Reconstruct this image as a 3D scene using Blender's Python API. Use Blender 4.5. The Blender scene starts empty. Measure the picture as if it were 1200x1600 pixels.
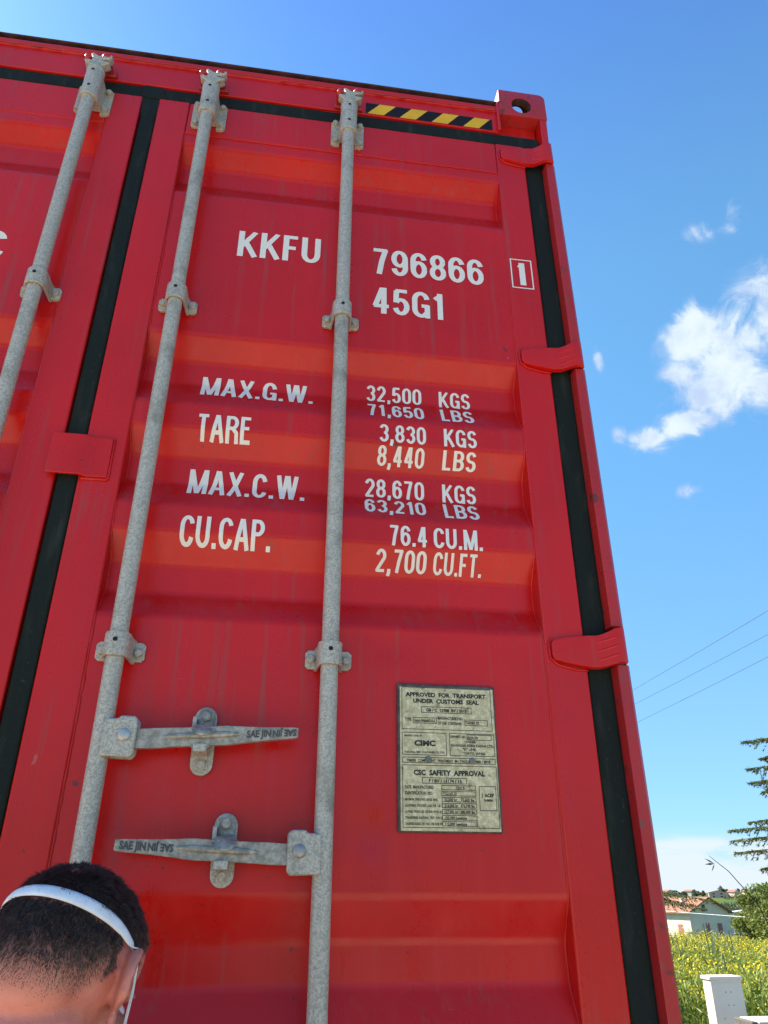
import bpy, bmesh, math, random
import numpy as np
from mathutils import Vector, Matrix, Euler
from mathutils.bvhtree import BVHTree
R = math.radians
random.seed(7)
rng = np.random.default_rng(11)
scene = bpy.context.scene
C = scene.collection

# ------------------------------------------------------------------ camera
ZB = 1.15                                   # container floor stands this high, on a trailer
CAM = Vector((0.476, -1.482, 0.567 + ZB))
cam_d = bpy.data.cameras.new('camera')
cam = bpy.data.objects.new('camera', cam_d); C.objects.link(cam)
cam_d.sensor_fit = 'VERTICAL'; cam_d.sensor_height = 36.0; cam_d.lens = 36.0 * 1169 / 1600
cam_d.clip_start = 0.05; cam_d.clip_end = 6000
_p, _y, _r = R(27.079), R(8.254), R(0.108)
F = Vector((math.sin(_y) * math.cos(_p), math.cos(_y) * math.cos(_p), math.sin(_p)))
Rv = Vector((math.cos(_y), -math.sin(_y), 0)); U = Rv.cross(F)
R2 = Rv * math.cos(_r) + U * math.sin(_r); U2 = -Rv * math.sin(_r) + U * math.cos(_r)
cam.matrix_world = Matrix(((R2.x, U2.x, -F.x, CAM.x), (R2.y, U2.y, -F.y, CAM.y), (R2.z, U2.z, -F.z, CAM.z), (0, 0, 0, 1)))
scene.camera = cam

# ------------------------------------------------------------------ light
SUN_EL, SUN_AZ = R(51), R(-62)      # azimuth from +y towards +x
sd = Vector((math.sin(SUN_AZ) * math.cos(SUN_EL), math.cos(SUN_AZ) * math.cos(SUN_EL), math.sin(SUN_EL)))
sl = bpy.data.lights.new('sun', 'SUN'); sl.energy = 5.0; sl.angle = R(0.53); sl.color = (1, 0.92, 0.79)
so = bpy.data.objects.new('sun', sl); C.objects.link(so)
so.rotation_euler = (-sd).to_track_quat('-Z', 'Y').to_euler(); so.location = (-10, 14, 30)
scene.view_settings.view_transform = 'Standard'; scene.view_settings.look = 'None'
scene.view_settings.gamma = 1; scene.view_settings.exposure = 1.42
scene.render.engine = 'CYCLES'
scene.cycles.use_denoising = True
scene.cycles.max_bounces = 8; scene.cycles.diffuse_bounces = 4


class NT:
    """a tiny node-tree writer"""
    def __init__(s, tree): s.t = tree; s.n = tree.nodes; s.l = tree.links
    def new(s, ty, **kw):
        n = s.n.new(ty)
        for k, v in kw.items(): setattr(n, k, v)
        return n
    def put(s, sock, v):
        if isinstance(v, bpy.types.NodeSocket): s.l.new(v, sock)
        elif v is not None: sock.default_value = v
    def math(s, op, a, b=None, c=None, clamp=False):
        n = s.new('ShaderNodeMath', operation=op); n.use_clamp = clamp
        s.put(n.inputs[0], a)
        if b is not None: s.put(n.inputs[1], b)
        if c is not None: s.put(n.inputs[2], c)
        return n.outputs[0]
    def dot(s, v, c):
        n = s.new('ShaderNodeVectorMath', operation='DOT_PRODUCT'); s.put(n.inputs[0], v); n.inputs[1].default_value = c
        return n.outputs['Value']
    def mix(s, f, a, b):
        n = s.new('ShaderNodeMix', data_type='RGBA'); s.put(n.inputs[0], f); s.put(n.inputs[6], a); s.put(n.inputs[7], b)
        return n.outputs[2]
    def noise(s, vec, scale, detail=4, rough=.55, dist=0):
        n = s.new('ShaderNodeTexNoise'); s.put(n.inputs['Vector'], vec)
        n.inputs['Scale'].default_value = scale; n.inputs['Detail'].default_value = detail
        n.inputs['Roughness'].default_value = rough; n.inputs['Distortion'].default_value = dist
        return n.outputs['Fac']
    def ramp(s, v, a, b, lo=0., hi=1.):
        n = s.new('ShaderNodeMapRange', interpolation_type='SMOOTHSTEP'); s.put(n.inputs[0], v)
        n.inputs[1].default_value = a; n.inputs[2].default_value = b; n.inputs[3].default_value = lo; n.inputs[4].default_value = hi
        return n.outputs[0]
    def scale(s, vec, sc):
        n = s.new('ShaderNodeMapping'); s.put(n.inputs['Vector'], vec); n.inputs['Scale'].default_value = sc
        return n.outputs[0]
    def obj(s): return s.new('ShaderNodeTexCoord').outputs['Object']


def azel_dir(az, el):
    return Vector((math.sin(R(az)) * math.cos(R(el)), math.cos(R(az)) * math.cos(R(el)), math.sin(R(el))))


w = bpy.data.worlds.new('World'); scene.world = w; w.use_nodes = True
nt = NT(w.node_tree); nt.n.clear()
out = nt.new('ShaderNodeOutputWorld'); bg = nt.new('ShaderNodeBackground'); bg.inputs['Strength'].default_value = 0.104
sky = nt.new('ShaderNodeTexSky', sky_type='NISHITA', sun_disc=False)
sky.sun_elevation = SUN_EL; sky.sun_rotation = SUN_AZ; sky.altitude = 100; sky.air_density = 1.0; sky.dust_density = 0.35; sky.ozone_density = 1.5
d = nt.new('ShaderNodeTexCoord').outputs['Generated']
hs = nt.new('ShaderNodeHueSaturation'); hs.inputs['Saturation'].default_value = 1.0; tint = nt.new('ShaderNodeMix', data_type='RGBA', blend_type='MULTIPLY'); tint.inputs[0].default_value = 1; nt.put(tint.inputs[6], sky.outputs[0]); tint.inputs[7].default_value = (.60, .98, 1.04, 1); nt.put(hs.inputs['Color'], tint.outputs[2])
# one broken cumulus, a few wisps and a low bank of cloud above the hills
cc = azel_dir(36.9, 35.1); e1 = Vector((cc.y, -cc.x, 0)).normalized(); e2 = e1.cross(cc)
cu, cv, cw = nt.dot(d, e1), nt.dot(d, e2), nt.dot(d, cc)
wob = nt.math('SUBTRACT', nt.noise(d, 20, 7, .62, .6), .5)
wob2 = nt.math('SUBTRACT', nt.noise(d, 9, 3, .5), .5)
tot = None
for (x, y, rx, ry, a) in [(-.012, .030, .034, .032, 1.15), (.030, .0, .05, .05, 1.0), (.085, .020, .05, .055, .95), (-.005, -.040, .05, .026, .85), (-.035, -.005, .022, .03, .55),
                          (-.048, -.066, .036, .018, .95), (-.086, -.074, .020, .018, .95), (.045, -.052, .05, .032, .95), (-.124, .037, .006, .016, .36), (-.103, -.070, .012, .012, .6),
                          (.055, .150, .016, .018, .46), (.030, .145, .03, .012, .32), (-.056, -.150, .014, .009, .55), (-.120, -.062, .012, .012, .35), (.15, .04, .06, .05, .9)]:
    ex = nt.math('POWER', nt.math('DIVIDE', nt.math('SUBTRACT', cu, x), rx), 2)
    ey = nt.math('POWER', nt.math('DIVIDE', nt.math('SUBTRACT', cv, y), ry), 2)
    g = nt.math('MULTIPLY', nt.math('EXPONENT', nt.math('MULTIPLY', nt.math('ADD', ex, ey), -1)), a)
    tot = g if tot is None else nt.math('MAXIMUM', tot, g)
dens = nt.math('ADD', nt.math('MULTIPLY', tot, .80), nt.math('ADD', nt.math('MULTIPLY', wob, 1.75), nt.math('MULTIPLY', wob2, .7)))
dens = nt.math('MULTIPLY', nt.ramp(dens, .03, .58), nt.ramp(tot, .03, .25))
dens = nt.math('MULTIPLY', dens, nt.math('GREATER_THAN', cw, .3))
sx = nt.new('ShaderNodeSeparateXYZ'); nt.put(sx.inputs[0], d)
low = nt.noise(nt.scale(d, (5, 5, 26)), 1.6, 5, .6, .3)
lowmask = nt.math('MULTIPLY', nt.ramp(sx.outputs[2], .075, .05), nt.ramp(nt.math('ADD', low, nt.ramp(sx.outputs[2], .07, .02, 0, .35)), .38, .72, 0, .95))
haze = nt.ramp(sx.outputs[2], .55, -.02, 0, .30)
shade = nt.noise(d, 21, 5, .62)
ccol = nt.mix(nt.ramp(nt.math('ADD', shade, nt.math('MULTIPLY', dens, .25)), .5, .9), (1.95, 2.5, 3.5, 1), (3.05, 3.5, 3.7, 1))
fade = nt.new('ShaderNodeMix', data_type='RGBA', blend_type='MULTIPLY'); fade.inputs[0].default_value = 1
nt.put(fade.inputs[6], hs.outputs[0]); k_ = nt.math('MULTIPLY', nt.ramp(sx.outputs[2], .0, .62, .50, 1.0), nt.ramp(sx.outputs[2], .66, .95, 1.0, .70))
cmb = nt.new('ShaderNodeCombineColor'); nt.put(cmb.inputs[0], k_); nt.put(cmb.inputs[1], k_); nt.put(cmb.inputs[2], nt.ramp(sx.outputs[2], .0, .6, .72, 1.0)); nt.put(fade.inputs[7], cmb.outputs[0])
skyc = nt.mix(haze, fade.outputs[2], (2.0, 3.3, 4.6, 1))
skyc = nt.mix(lowmask, skyc, (3.05, 3.4, 3.7, 1))
skyc = nt.mix(dens, skyc, ccol)
nt.put(bg.inputs['Color'], skyc); nt.l.new(bg.outputs[0], out.inputs[0])

# ------------------------------------------------------------------ materials
def material(name):
    m = bpy.data.materials.new(name); m.use_nodes = True
    t = NT(m.node_tree); b = m.node_tree.nodes['Principled BSDF']
    return m, t, b


def bump(t, b, h, strength, dist):
    n = t.new('ShaderNodeBump'); n.inputs['Strength'].default_value = strength; n.inputs['Distance'].default_value = dist
    t.put(n.inputs['Height'], h); t.l.new(n.outputs[0], b.inputs['Normal'])


def plain(name, col, rough=.6, metal=0., var=.25, scale=8., bmp=0., bscale=60., bdist=.002, spec=.5):
    m, t, b = material(name)
    o = t.obj(); n = t.noise(o, scale, 5)
    c2 = [x * (1 - var) for x in col]; c3 = [min(1, x * (1 + var)) for x in col]
    t.put(b.inputs['Base Color'], t.mix(t.ramp(n, .3, .7), (*c2, 1), (*c3, 1)))
    b.inputs['Roughness'].default_value = rough; b.inputs['Metallic'].default_value = metal
    b.inputs['Specular IOR Level'].default_value = spec
    if bmp: bump(t, b, t.noise(o, bscale, 4), bmp, bdist)
    return m


def red_paint(name, base, wear):
    m, t, b = material(name); o = t.obj()
    big = t.noise(o, 2.3, 3); streak = t.noise(t.scale(o, (26, 26, 1.1)), 1, 5, .6); fine = t.noise(o, 90, 3)
    b2 = [x * .86 for x in base]; fad = (base[0] * 1.02, base[1] + .009, base[2] + .007)
    c = t.mix(t.ramp(big, .35, .68), (*b2, 1), (*base, 1))
    c = t.mix(t.ramp(streak, .5, .82, 0, .55), c, (*fad, 1))
    c = t.mix(t.ramp(fine, .62, .8, 0, .22), c, (.30, .11, .095, 1))
    sp = t.noise(o, 34, 2, .4)                                  # chips and small scuffs
    c = t.mix(t.ramp(sp, .762, .782, 0, .7), c, (.07, .035, .028, 1))
    sp2 = t.noise(t.scale(o, (1, 1, .6)), 27, 2, .5)
    c = t.mix(t.ramp(sp2, .765, .79, 0, .45), c, (.50, .22, .19, 1))
    scr = t.noise(t.scale(o, (3, 3, 46)), 6, 4, .6); scr2 = t.noise(o, 2.7, 3, .6)
    c = t.mix(t.math('MULTIPLY', t.ramp(scr, .70, .74, 0, .7), t.ramp(scr2, .5, .62)), c, (.52, .16, .14, 1))
    dirt = t.noise(t.scale(o, (40, 40, 1.6)), 1.3, 5, .65)
    c = t.mix(t.math('MULTIPLY', t.ramp(dirt, .52, .72, 0, .55), t.ramp(scr2, .38, .6)), c, (.23, .075, .06, 1))
    pit = t.noise(o, 95, 3, .55)
    c = t.mix(t.math('MULTIPLY', t.ramp(pit, .66, .70, 0, .85), t.ramp(t.noise(o, 4.2, 3, .6), .56, .66)), c, (.10, .04, .03, 1))
    if wear:
        ru = t.noise(o, 21, 6, .65)
        c = t.mix(t.ramp(ru, .57, .68, 0, wear), c, (.085, .035, .022, 1))
        c = t.mix(t.ramp(t.noise(o, 55, 5, .6), .62, .7, 0, wear), c, (.16, .08, .055, 1))
    t.put(b.inputs['Base Color'], c)
    t.put(b.inputs['Roughness'], t.ramp(t.math('ADD', streak, t.math('MULTIPLY', fine, .4)), .3, 1.0, .20, .42))
    b.inputs['Specular IOR Level'].default_value = .42
    n1 = t.noise(t.scale(o, (1, 1, .45)), 5.5, 2); n2 = t.noise(o, 240, 2)
    bump(t, b, t.math('ADD', n1, t.math('MULTIPLY', n2, .010)), .35, .010)
    return m


M = {}
RED = (.645, .007, .004)
M['red'] = red_paint('red_paint', RED, 0)
M['red_worn'] = red_paint('worn_red_paint', (.50, .022, .022), .85)
m, t, b = material('galvanised_steel'); o = t.obj()
vo = t.new('ShaderNodeTexVoronoi'); vo.inputs['Scale'].default_value = 330; t.put(vo.inputs['Vector'], o)
vg = t.new('ShaderNodeSeparateColor'); t.put(vg.inputs[0], vo.outputs['Color'])
sp = t.math('ADD', t.math('MULTIPLY', vg.outputs[0], .55), t.math('MULTIPLY', t.noise(o, 300, 3), .6))
c = t.mix(t.ramp(sp, .25, .85), (.36, .325, .26, 1), (.58, .52, .415, 1))
c = t.mix(t.ramp(t.noise(o, 11, 5, .65), .50, .74, 0, .65), c, (.19, .165, .12, 1))
c = t.mix(t.ramp(t.noise(o, 60, 4, .65), .68, .76, 0, .5), c, (.10, .085, .07, 1))
t.put(b.inputs['Base Color'], c); b.inputs['Roughness'].default_value = .55; b.inputs['Metallic'].default_value = .25
bump(t, b, t.noise(o, 260, 3), .35, .0012); M['galv'] = m
m, t, b = material('cast_galvanised_steel'); o = t.obj()
c = t.mix(t.ramp(t.noise(o, 70, 5, .7), .35, .7), (.26, .23, .18, 1), (.52, .465, .37, 1))
c = t.mix(t.ramp(t.noise(o, 26, 5, .65), .58, .75, 0, .75), c, (.09, .08, .07, 1))
t.put(b.inputs['Base Color'], c); b.inputs['Roughness'].default_value = .5; b.inputs['Metallic'].default_value = .35
bump(t, b, t.noise(o, 150, 4, .6), .6, .0016); M['cast'] = m
m, t, b = material('door_rubber'); o = t.obj()
c = t.mix(t.ramp(t.noise(o, 120, 4, .7), .6, .76, 0, .45), (.011, .0155, .012, 1), (.09, .10, .075, 1))
c = t.mix(t.ramp(t.noise(t.scale(o, (30, 30, 5)), 1.4, 4), .5, .8, 0, .5), c, (.050, .055, .040, 1))
t.put(b.inputs['Base Color'], c); b.inputs['Roughness'].default_value = .75; b.inputs['Specular IOR Level'].default_value = .2; bump(t, b, t.noise(o, 45, 4), .5, .003); M['rubber'] = m
m, t, b = material('white_lettering'); o = t.obj()
c = t.mix(t.ramp(t.noise(o, 50, 5, .7), .62, .78, 0, .5), (.86, .80, .70, 1), (.60, .42, .36, 1))
t.put(b.inputs['Base Color'], c); b.inputs['Roughness'].default_value = .45; M['white'] = m
M['black'] = plain('black_hole', (.006, .006, .006), .8)
M['ink'] = plain('plate_ink', (.018, .02, .018), .6)
M['ink_pale'] = plain('worn_plate_ink', (.12, .12, .10), .6)
M['yellow'] = plain('yellow_tape', (.85, .46, .02), .5, var=.10, spec=.3)
M['navy'] = plain('black_tape', (.012, .011, .011), .6, spec=.2)
m, t, b = material('plate_metal'); o = t.obj()
c = t.mix(t.ramp(t.noise(o, 120, 5, .7), .4, .7), (.56, .455, .24, 1), (.86, .74, .44, 1))
c = t.mix(t.ramp(t.noise(o, 42, 5, .7), .57, .70, 0, .75), c, (.20, .12, .06, 1))
t.put(b.inputs['Base Color'], c); b.inputs['Roughness'].default_value = .5; b.inputs['Metallic'].default_value = .2; M['plate'] = m
M['plate_edge'] = plain('plate_border', (.085, .075, .06), .7, var=.4, scale=90)
M['emboss_shade'] = plain('dark_emboss_shade', (.085, .08, .072), .7)  # shading of the raised lever letters, put into a darker colour

# ------------------------------------------------------------------ mesh helpers
class MB:
    def __init__(s): s.v = []; s.f = []; s.m = []
    def add(s, vs, fs, mi=0):
        k = len(s.v); s.v += [tuple(v) for v in vs]; s.f += [tuple(i + k for i in f) for f in fs]; s.m += [mi] * len(fs); return s
    def box(s, x0, x1, y0, y1, z0, z1, mi=0):
        return s.add([(x0, y0, z0), (x1, y0, z0), (x1, y1, z0), (x0, y1, z0), (x0, y0, z1), (x1, y0, z1), (x1, y1, z1), (x0, y1, z1)],
                     [(0, 3, 2, 1), (4, 5, 6, 7), (0, 1, 5, 4), (1, 2, 6, 5), (2, 3, 7, 6), (3, 0, 4, 7)], mi)
    def tube(s, pts, rad, seg=16, cap=True, mi=0, sx=1.0):
        pts = [Vector(p) for p in pts]; n = len(pts)
        rad = [rad] * n if not hasattr(rad, '__len__') else rad
        vs = []; prev = None
        for i, p in enumerate(pts):
            dv = (pts[min(i + 1, n - 1)] - pts[max(i - 1, 0)]).normalized()
            if prev is None:
                a = dv.cross(Vector((0, 0, 1)));
                if a.length < .05: a = dv.cross(Vector((0, 1, 0)))
                a.normalize()
            else: a = (prev - dv * prev.dot(dv)).normalized()
            prev = a; bb = dv.cross(a)
            for k in range(seg):
                q = 2 * math.pi * k / seg; vs.append(p + (a * math.cos(q) + bb * math.sin(q)) * rad[i])
        fs = [(i * seg + k, i * seg + (k + 1) % seg, (i + 1) * seg + (k + 1) % seg, (i + 1) * seg + k) for i in range(n - 1) for k in range(seg)]
        if cap: fs += [tuple(range(seg))[::-1], tuple((n - 1) * seg + k for k in range(seg))]
        return s.add(vs, fs, mi)
    def prism(s, poly, axis, a, b, mi=0):
        """polygon of 2-D points extruded along an axis: 'y' takes (x,z), 'z' takes (x,y), 'x' takes (y,z)"""
        mk = {'y': lambda p, q: (p[0], q, p[1]), 'z': lambda p, q: (p[0], p[1], q), 'x': lambda p, q: (q, p[0], p[1])}[axis]
        n = len(poly); vs = [mk(p, a) for p in poly] + [mk(p, b) for p in poly]
        return s.add(vs, [tuple(range(n)), tuple(range(2 * n - 1, n - 1, -1))] + [(i, i + n, (i + 1) % n + n, (i + 1) % n) for i in range(n)], mi)
    def ell(s, c, r, rot=None, nu=20, nv=14, mi=0):
        vs = []; c = Vector(c); rt = rot or Matrix.Identity(3)
        for j in range(1, nv):
            for i in range(nu):
                th = math.pi * j / nv; ph = 2 * math.pi * i / nu
                vs.append(c + rt @ Vector((r[0] * math.sin(th) * math.cos(ph), r[1] * math.sin(th) * math.sin(ph), r[2] * math.cos(th))))
        fs = [(j * nu + i, (j + 1) * nu + i, (j + 1) * nu + (i + 1) % nu, j * nu + (i + 1) % nu) for j in range(nv - 2) for i in range(nu)]
        k = len(vs); vs += [c + rt @ Vector((0, 0, r[2])), c - rt @ Vector((0, 0, r[2]))]
        fs += [(k, i, (i + 1) % nu) for i in range(nu)] + [(k + 1, (nv - 2) * nu + (i + 1) % nu, (nv - 2) * nu + i) for i in range(nu)]
        return s.add(vs, fs, mi)
    def bolt(s, x, z, y, r=.008, h=.007, mi=0):
        s.prism([(x + r * 1.25 * math.cos(q * math.pi / 8), z + r * 1.25 * math.sin(q * math.pi / 8)) for q in range(16)], 'y', y, y - .0018, mi)
        s.prism([(x + r * math.cos(q * math.pi / 3 + .3), z + r * math.sin(q * math.pi / 3 + .3)) for q in range(6)], 'y', y - .0018, y - h * .75, mi)
        return s.prism([(x + r * .78 * math.cos(q * math.pi / 6), z + r * .78 * math.sin(q * math.pi / 6)) for q in range(12)], 'y', y - h * .75, y - h, mi)
    def mesh(s, name):
        me = bpy.data.meshes.new(name); me.from_pydata(s.v, [], s.f); me.update()
        bm = bmesh.new(); bm.from_mesh(me); bmesh.ops.recalc_face_normals(bm, faces=bm.faces); bm.to_mesh(me); bm.free()
        return me
    def build(s, name, mats, parent=None, bevel=0., smooth=35, seg=2, recalc=True):
        me = bpy.data.meshes.new(name); me.from_pydata(s.v, [], s.f)
        me.polygons.foreach_set('material_index', s.m); me.update()
        if recalc:
            bm = bmesh.new(); bm.from_mesh(me); bmesh.ops.recalc_face_normals(bm, faces=bm.faces); bm.to_mesh(me); bm.free()
        return finish(name, me, mats, parent, bevel, smooth, seg)


def finish(name, me, mats, parent=None, bevel=0., smooth=35, seg=2):
    for mt in (mats if isinstance(mats, (list, tuple)) else [mats]): me.materials.append(mt)
    if smooth:
        me.shade_smooth(); me.set_sharp_from_angle(angle=R(smooth))
    ob = bpy.data.objects.new(name, me); C.objects.link(ob)
    if parent: ob.parent = parent
    if bevel:
        bv = ob.modifiers.new('bevel', 'BEVEL'); bv.width = bevel; bv.segments = seg; bv.limit_method = 'ANGLE'; bv.angle_limit = R(40); bv.harden_normals = False
    return ob


def tag(o, label=None, cat=None, group=None, kind=None):
    if label: o['label'] = label
    if cat: o['category'] = cat
    if group: o['group'] = group
    if kind: o['kind'] = kind
    return o


def empty(name, loc, label, cat, group=None, rz=0.):
    o = bpy.data.objects.new(name, None); C.objects.link(o); o.location = loc; o.rotation_euler = (0, 0, rz); o.empty_display_size = .3
    return tag(o, label, cat, group)


def baked(ob):
    """mesh with its modifiers applied"""
    dg = bpy.context.evaluated_depsgraph_get(); dg.update()
    return bpy.data.meshes.new_from_object(ob.evaluated_get(dg))


def at(az, dist, z=0.):
    return Vector((CAM.x + dist * math.sin(R(az)), CAM.y + dist * math.cos(R(az)), z))


# ------------------------------------------------------------------ lettering: stroked condensed capitals
def arc(cx, cy, rx, ry, a0, a1, n=12):
    return [(cx + rx * math.cos(R(a0 + (a1 - a0) * i / n)), cy + ry * math.sin(R(a0 + (a1 - a0) * i / n))) for i in range(n + 1)]


CT = arc(.5, .7, .5, .3, 10, 180) + arc(.5, .3, .5, .3, 180, 350)
GL = {
 '0': (.5, [arc(.5, .7, .5, .3, 0, 180) + arc(.5, .3, .5, .3, 180, 360) + [(1, .7)]]),
 '1': (.36, [[(.75, -.08), (.75, 1.08)], [(.75, .98), (.0, .80)]]),
 '2': (.5, [arc(.5, .72, .5, .28, 170, -18) + [(.08, .06), (.02, -.02)], [(-.12, 0), (1.06, 0)]]),
 '3': (.5, [arc(.5, .755, .48, .245, 165, -90), arc(.5, .26, .5, .26, 90, -165)]),
 '4': (.52, [[(.72, -.08), (.72, 1.08)], [(.60, 1.05), (.02, .24)], [(-.1, .25), (1.12, .25)]]),
 '5': (.5, [[(1.02, 1), (.02, 1)], [(.10, 1.0), (.06, .47)], arc(.5, .31, .5, .31, 145, -165)]),
 '6': (.5, [arc(.5, .31, .5, .31, 0, 360, 20), [(0, .31)] + arc(.5, .7, .5, .3, 180, 12)]),
 '7': (.5, [[(-.1, 1), (1.1, 1)], [(.96, 1.04), (.62, .5), (.40, -.08)]]),
 '8': (.5, [arc(.5, .76, .45, .24, 0, 360, 20), arc(.5, .26, .5, .26, 0, 360, 20)]),
 '9': (.5, [arc(.5, .69, .5, .31, 0, 360, 20), [(1, .69)] + arc(.5, .3, .5, .3, 0, -168)]),
 'A': (.56, [[(-.03, -.08), (.47, 1.08)], [(.53, 1.08), (1.03, -.08)], [(.2, .27), (.8, .27)]]),
 'B': (.52, [[(0, -.08), (0, 1.08)], [(-.1, 1), (.5, 1)] + arc(.5, .755, .44, .245, 90, -90) + [(.1, .51)], [(.5, .51)] + arc(.5, .255, .5, .255, 90, -90) + [(-.1, 0)]]),
 'C': (.52, [CT]),
 'E': (.46, [[(0, -.08), (0, 1.08)], [(-.1, 1), (1.1, 1)], [(.0, .52), (.95, .52)], [(-.1, 0), (1.12, 0)]]),
 'F': (.45, [[(0, -.08), (0, 1.08)], [(-.1, 1), (1.1, 1)], [(.0, .5), (.95, .5)]]),
 'G': (.53, [arc(.5, .7, .5, .3, 10, 180) + arc(.5, .3, .5, .3, 180, 330), [(.55, .45), (1.12, .45)], [(1.0, .5), (1.0, -.08)]]),
 'K': (.55, [[(0, -.08), (0, 1.08)], [(.98, 1.08), (.06, .38)], [(.30, .60), (1.04, -.08)]]),
 'L': (.44, [[(0, -.08), (0, 1.08)], [(-.1, 0), (1.12, 0)]]),
 'M': (.68, [[(0, -.08), (0, 1.08)], [(0.03, 1.05), (.5, -.05)], [(.97, 1.05), (.5, -.05)], [(1, -.08), (1, 1.08)]]),
 'P': (.5, [[(0, -.08), (0, 1.08)], [(-.1, 1), (.5, 1)] + arc(.5, .74, .5, .26, 90, -90) + [(0, .48)]]),
 'R': (.53, [[(0, -.08), (0, 1.08)], [(-.1, 1), (.5, 1)] + arc(.5, .74, .48, .26, 90, -90) + [(0, .48)], [(.52, .48), (.98, .3), (1.02, -.08)]]),
 'S': (.5, [arc(.5, .75, .48, .25, 14, 265) + arc(.5, .255, .5, .255, 85, -166)]),
 'T': (.48, [[(.5, -.08), (.5, 1.0)], [(-.14, 1), (1.14, 1)]]),
 'U': (.53, [[(0, 1.08), (0, .3)] + arc(.5, .3, .5, .3, 180, 360) + [(1, 1.08)]]),
 'W': (.78, [[(-.02, 1.08), (.24, -.06)], [(.47, 1.08), (.24, -.06)], [(.53, 1.08), (.76, -.06)], [(1.02, 1.08), (.76, -.06)]]),
 'X': (.54, [[(-.02, 1.08), (1.02, -.08)], [(1.02, 1.08), (-.02, -.08)]]),
 '.': (.19, [[(.5, -.085), (.5, .10)]]),
 ',': (.19, [[(.5, .10), (.52, -.04), (.30, -.26)]]),
}
PW, PH = .160, .132


def lettering(txt, x0, x1, z0, z1, yfun, name, label, parent, breaks=(), mat=None, pw=PW):
    h = z1 - z0; pen = 0; strips = []; gap = .075
    for ch in txt:
        if ch == ' ': pen += .3; continue
        W, polys = GL[ch]
        for pl in polys:
            strips.append([(pen + (pw / 2 + px * (W - pw) if ch not in '.,' else W * px), PH / 2 + py * (1 - PH)) for px, py in pl])
        pen += W + gap
    tw = pen - gap; sx = (x1 - x0) / tw
    bm = bmesh.new()
    for si, s in enumerate(strips):
        L = []
        for i, p in enumerate(s):
            a = s[max(i - 1, 0)]; b2 = s[min(i + 1, len(s) - 1)]
            dx, dy = b2[0] - a[0], b2[1] - a[1]; l = math.hypot(dx, dy) or 1
            if i in (0, len(s) - 1): pass
            nx, ny = -dy / l, dx / l
            k = math.hypot(pw * nx, PH * ny) / 2 * (1 if 0 < i < len(s) - 1 else 1)
            L.append([(p[0] + q * nx * k, p[1] + q * ny * k) for q in (1, -1)])
        vs = [[bm.verts.new((x0 + q[0] * sx, si * .00012 % .0006, z0 + min(max(q[1], -.3), 1.0) * h)) for q in pr] for pr in L]
        for i in range(len(vs) - 1):
            try: bm.faces.new((vs[i][0], vs[i][1], vs[i + 1][1], vs[i + 1][0]))
            except ValueError: pass
    for z in breaks:
        if z0 - h * .3 < z < z1 + h * .05:
            bmesh.ops.bisect_plane(bm, geom=bm.verts[:] + bm.edges[:] + bm.faces[:], plane_co=(0, 0, z), plane_no=(0, 0, 1))
    for v in bm.verts: v.co.y = yfun(v.co.x, v.co.z) - .0011 - v.co.y
    bmesh.ops.recalc_face_normals(bm, faces=bm.faces)
    me = bpy.data.meshes.new(name); bm.to_mesh(me); bm.free()
    o = finish(name, me, mat or M['white'], parent, 0, 0)
    if label: o['label'] = label
    return o


_capcache = {}
def font_text(mb, txt, x, z, h, y, width=None, align='L', rot=False, bold=0., mi=0, thick=0.):
    """small lettering set in the built-in font, collected into mb"""
    key = (txt, bold)
    if key not in _capcache:
        cu = bpy.data.curves.new('lettering_source', 'FONT'); cu.body = txt; cu.size = 1; cu.offset = bold; cu.resolution_u = 2
        ob = bpy.data.objects.new('lettering_source', cu); C.objects.link(ob)
        me = baked(ob); bpy.data.objects.remove(ob); bpy.data.curves.remove(cu)
        _capcache[key] = ([tuple(v.co) for v in me.vertices], [tuple(p.vertices) for p in me.polygons]); bpy.data.meshes.remove(me)
    vs, fs = _capcache[key]
    if not vs: return
    xs = [v[0] for v in vs]; a, b2 = min(xs), max(xs); k = h / .727
    kx = width / (b2 - a) if width else k * .9
    W = (b2 - a) * kx; ox = x - (W / 2 if align == 'C' else 0)
    P = []
    for v in vs:
        px, pz = (v[0] - a) * kx, v[1] * k
        if rot: px, pz = W - px, h - pz
        P.append((ox + px, y, z + pz))
    mb.add(P, fs, mi)


# ------------------------------------------------------------------ ground, yard, field
def terrain(x, y):
    r = math.hypot(x - .5, y + 1.5) * (1 if y > -1 else .35)
    h = np.interp(r, [0, 14, 32, 60, 110, 170, 300, 500, 700, 1000, 1300, 1800, 3000], [0, -.03, -.40, -2.4, -6.4, -7.9, -10, -14, -12, -3.4, 3.6, 5, 5])
    if r > 250: h += (math.sin(x * .006 + 1) * math.cos(y * .005) * 2.2 + math.sin(x * .021 + y * .013) * .8) * min(1, (r - 250) / 500)
    return float(h)


m, t, b = material('grass_and_soil'); o = t.obj()
c = t.mix(t.ramp(t.noise(o, .35, 6, .6), .35, .65), (.055, .085, .018, 1), (.10, .125, .03, 1))
c = t.mix(t.ramp(t.noise(o, .012, 5, .6), .45, .6), c, (.045, .085, .028, 1))
c = t.mix(t.ramp(t.noise(o, .03, 4, .7), .58, .66, 0, .8), c, (.13, .12, .05, 1))
t.put(b.inputs['Base Color'], c); b.inputs['Roughness'].default_value = .95; b.inputs['Specular IOR Level'].default_value = .1
bump(t, b, t.noise(o, 3, 6), .6, .2); M['grass'] = m
m, t, b = material('yard_concrete'); o = t.obj()
c = t.mix(t.ramp(t.noise(o, .6, 6, .6), .35, .7), (.40, .35, .27, 1), (.50, .445, .35, 1))
c = t.mix(t.ramp(t.noise(o, 3, 6, .7), .58, .75, 0, .6), c, (.17, .16, .145, 1))
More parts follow.
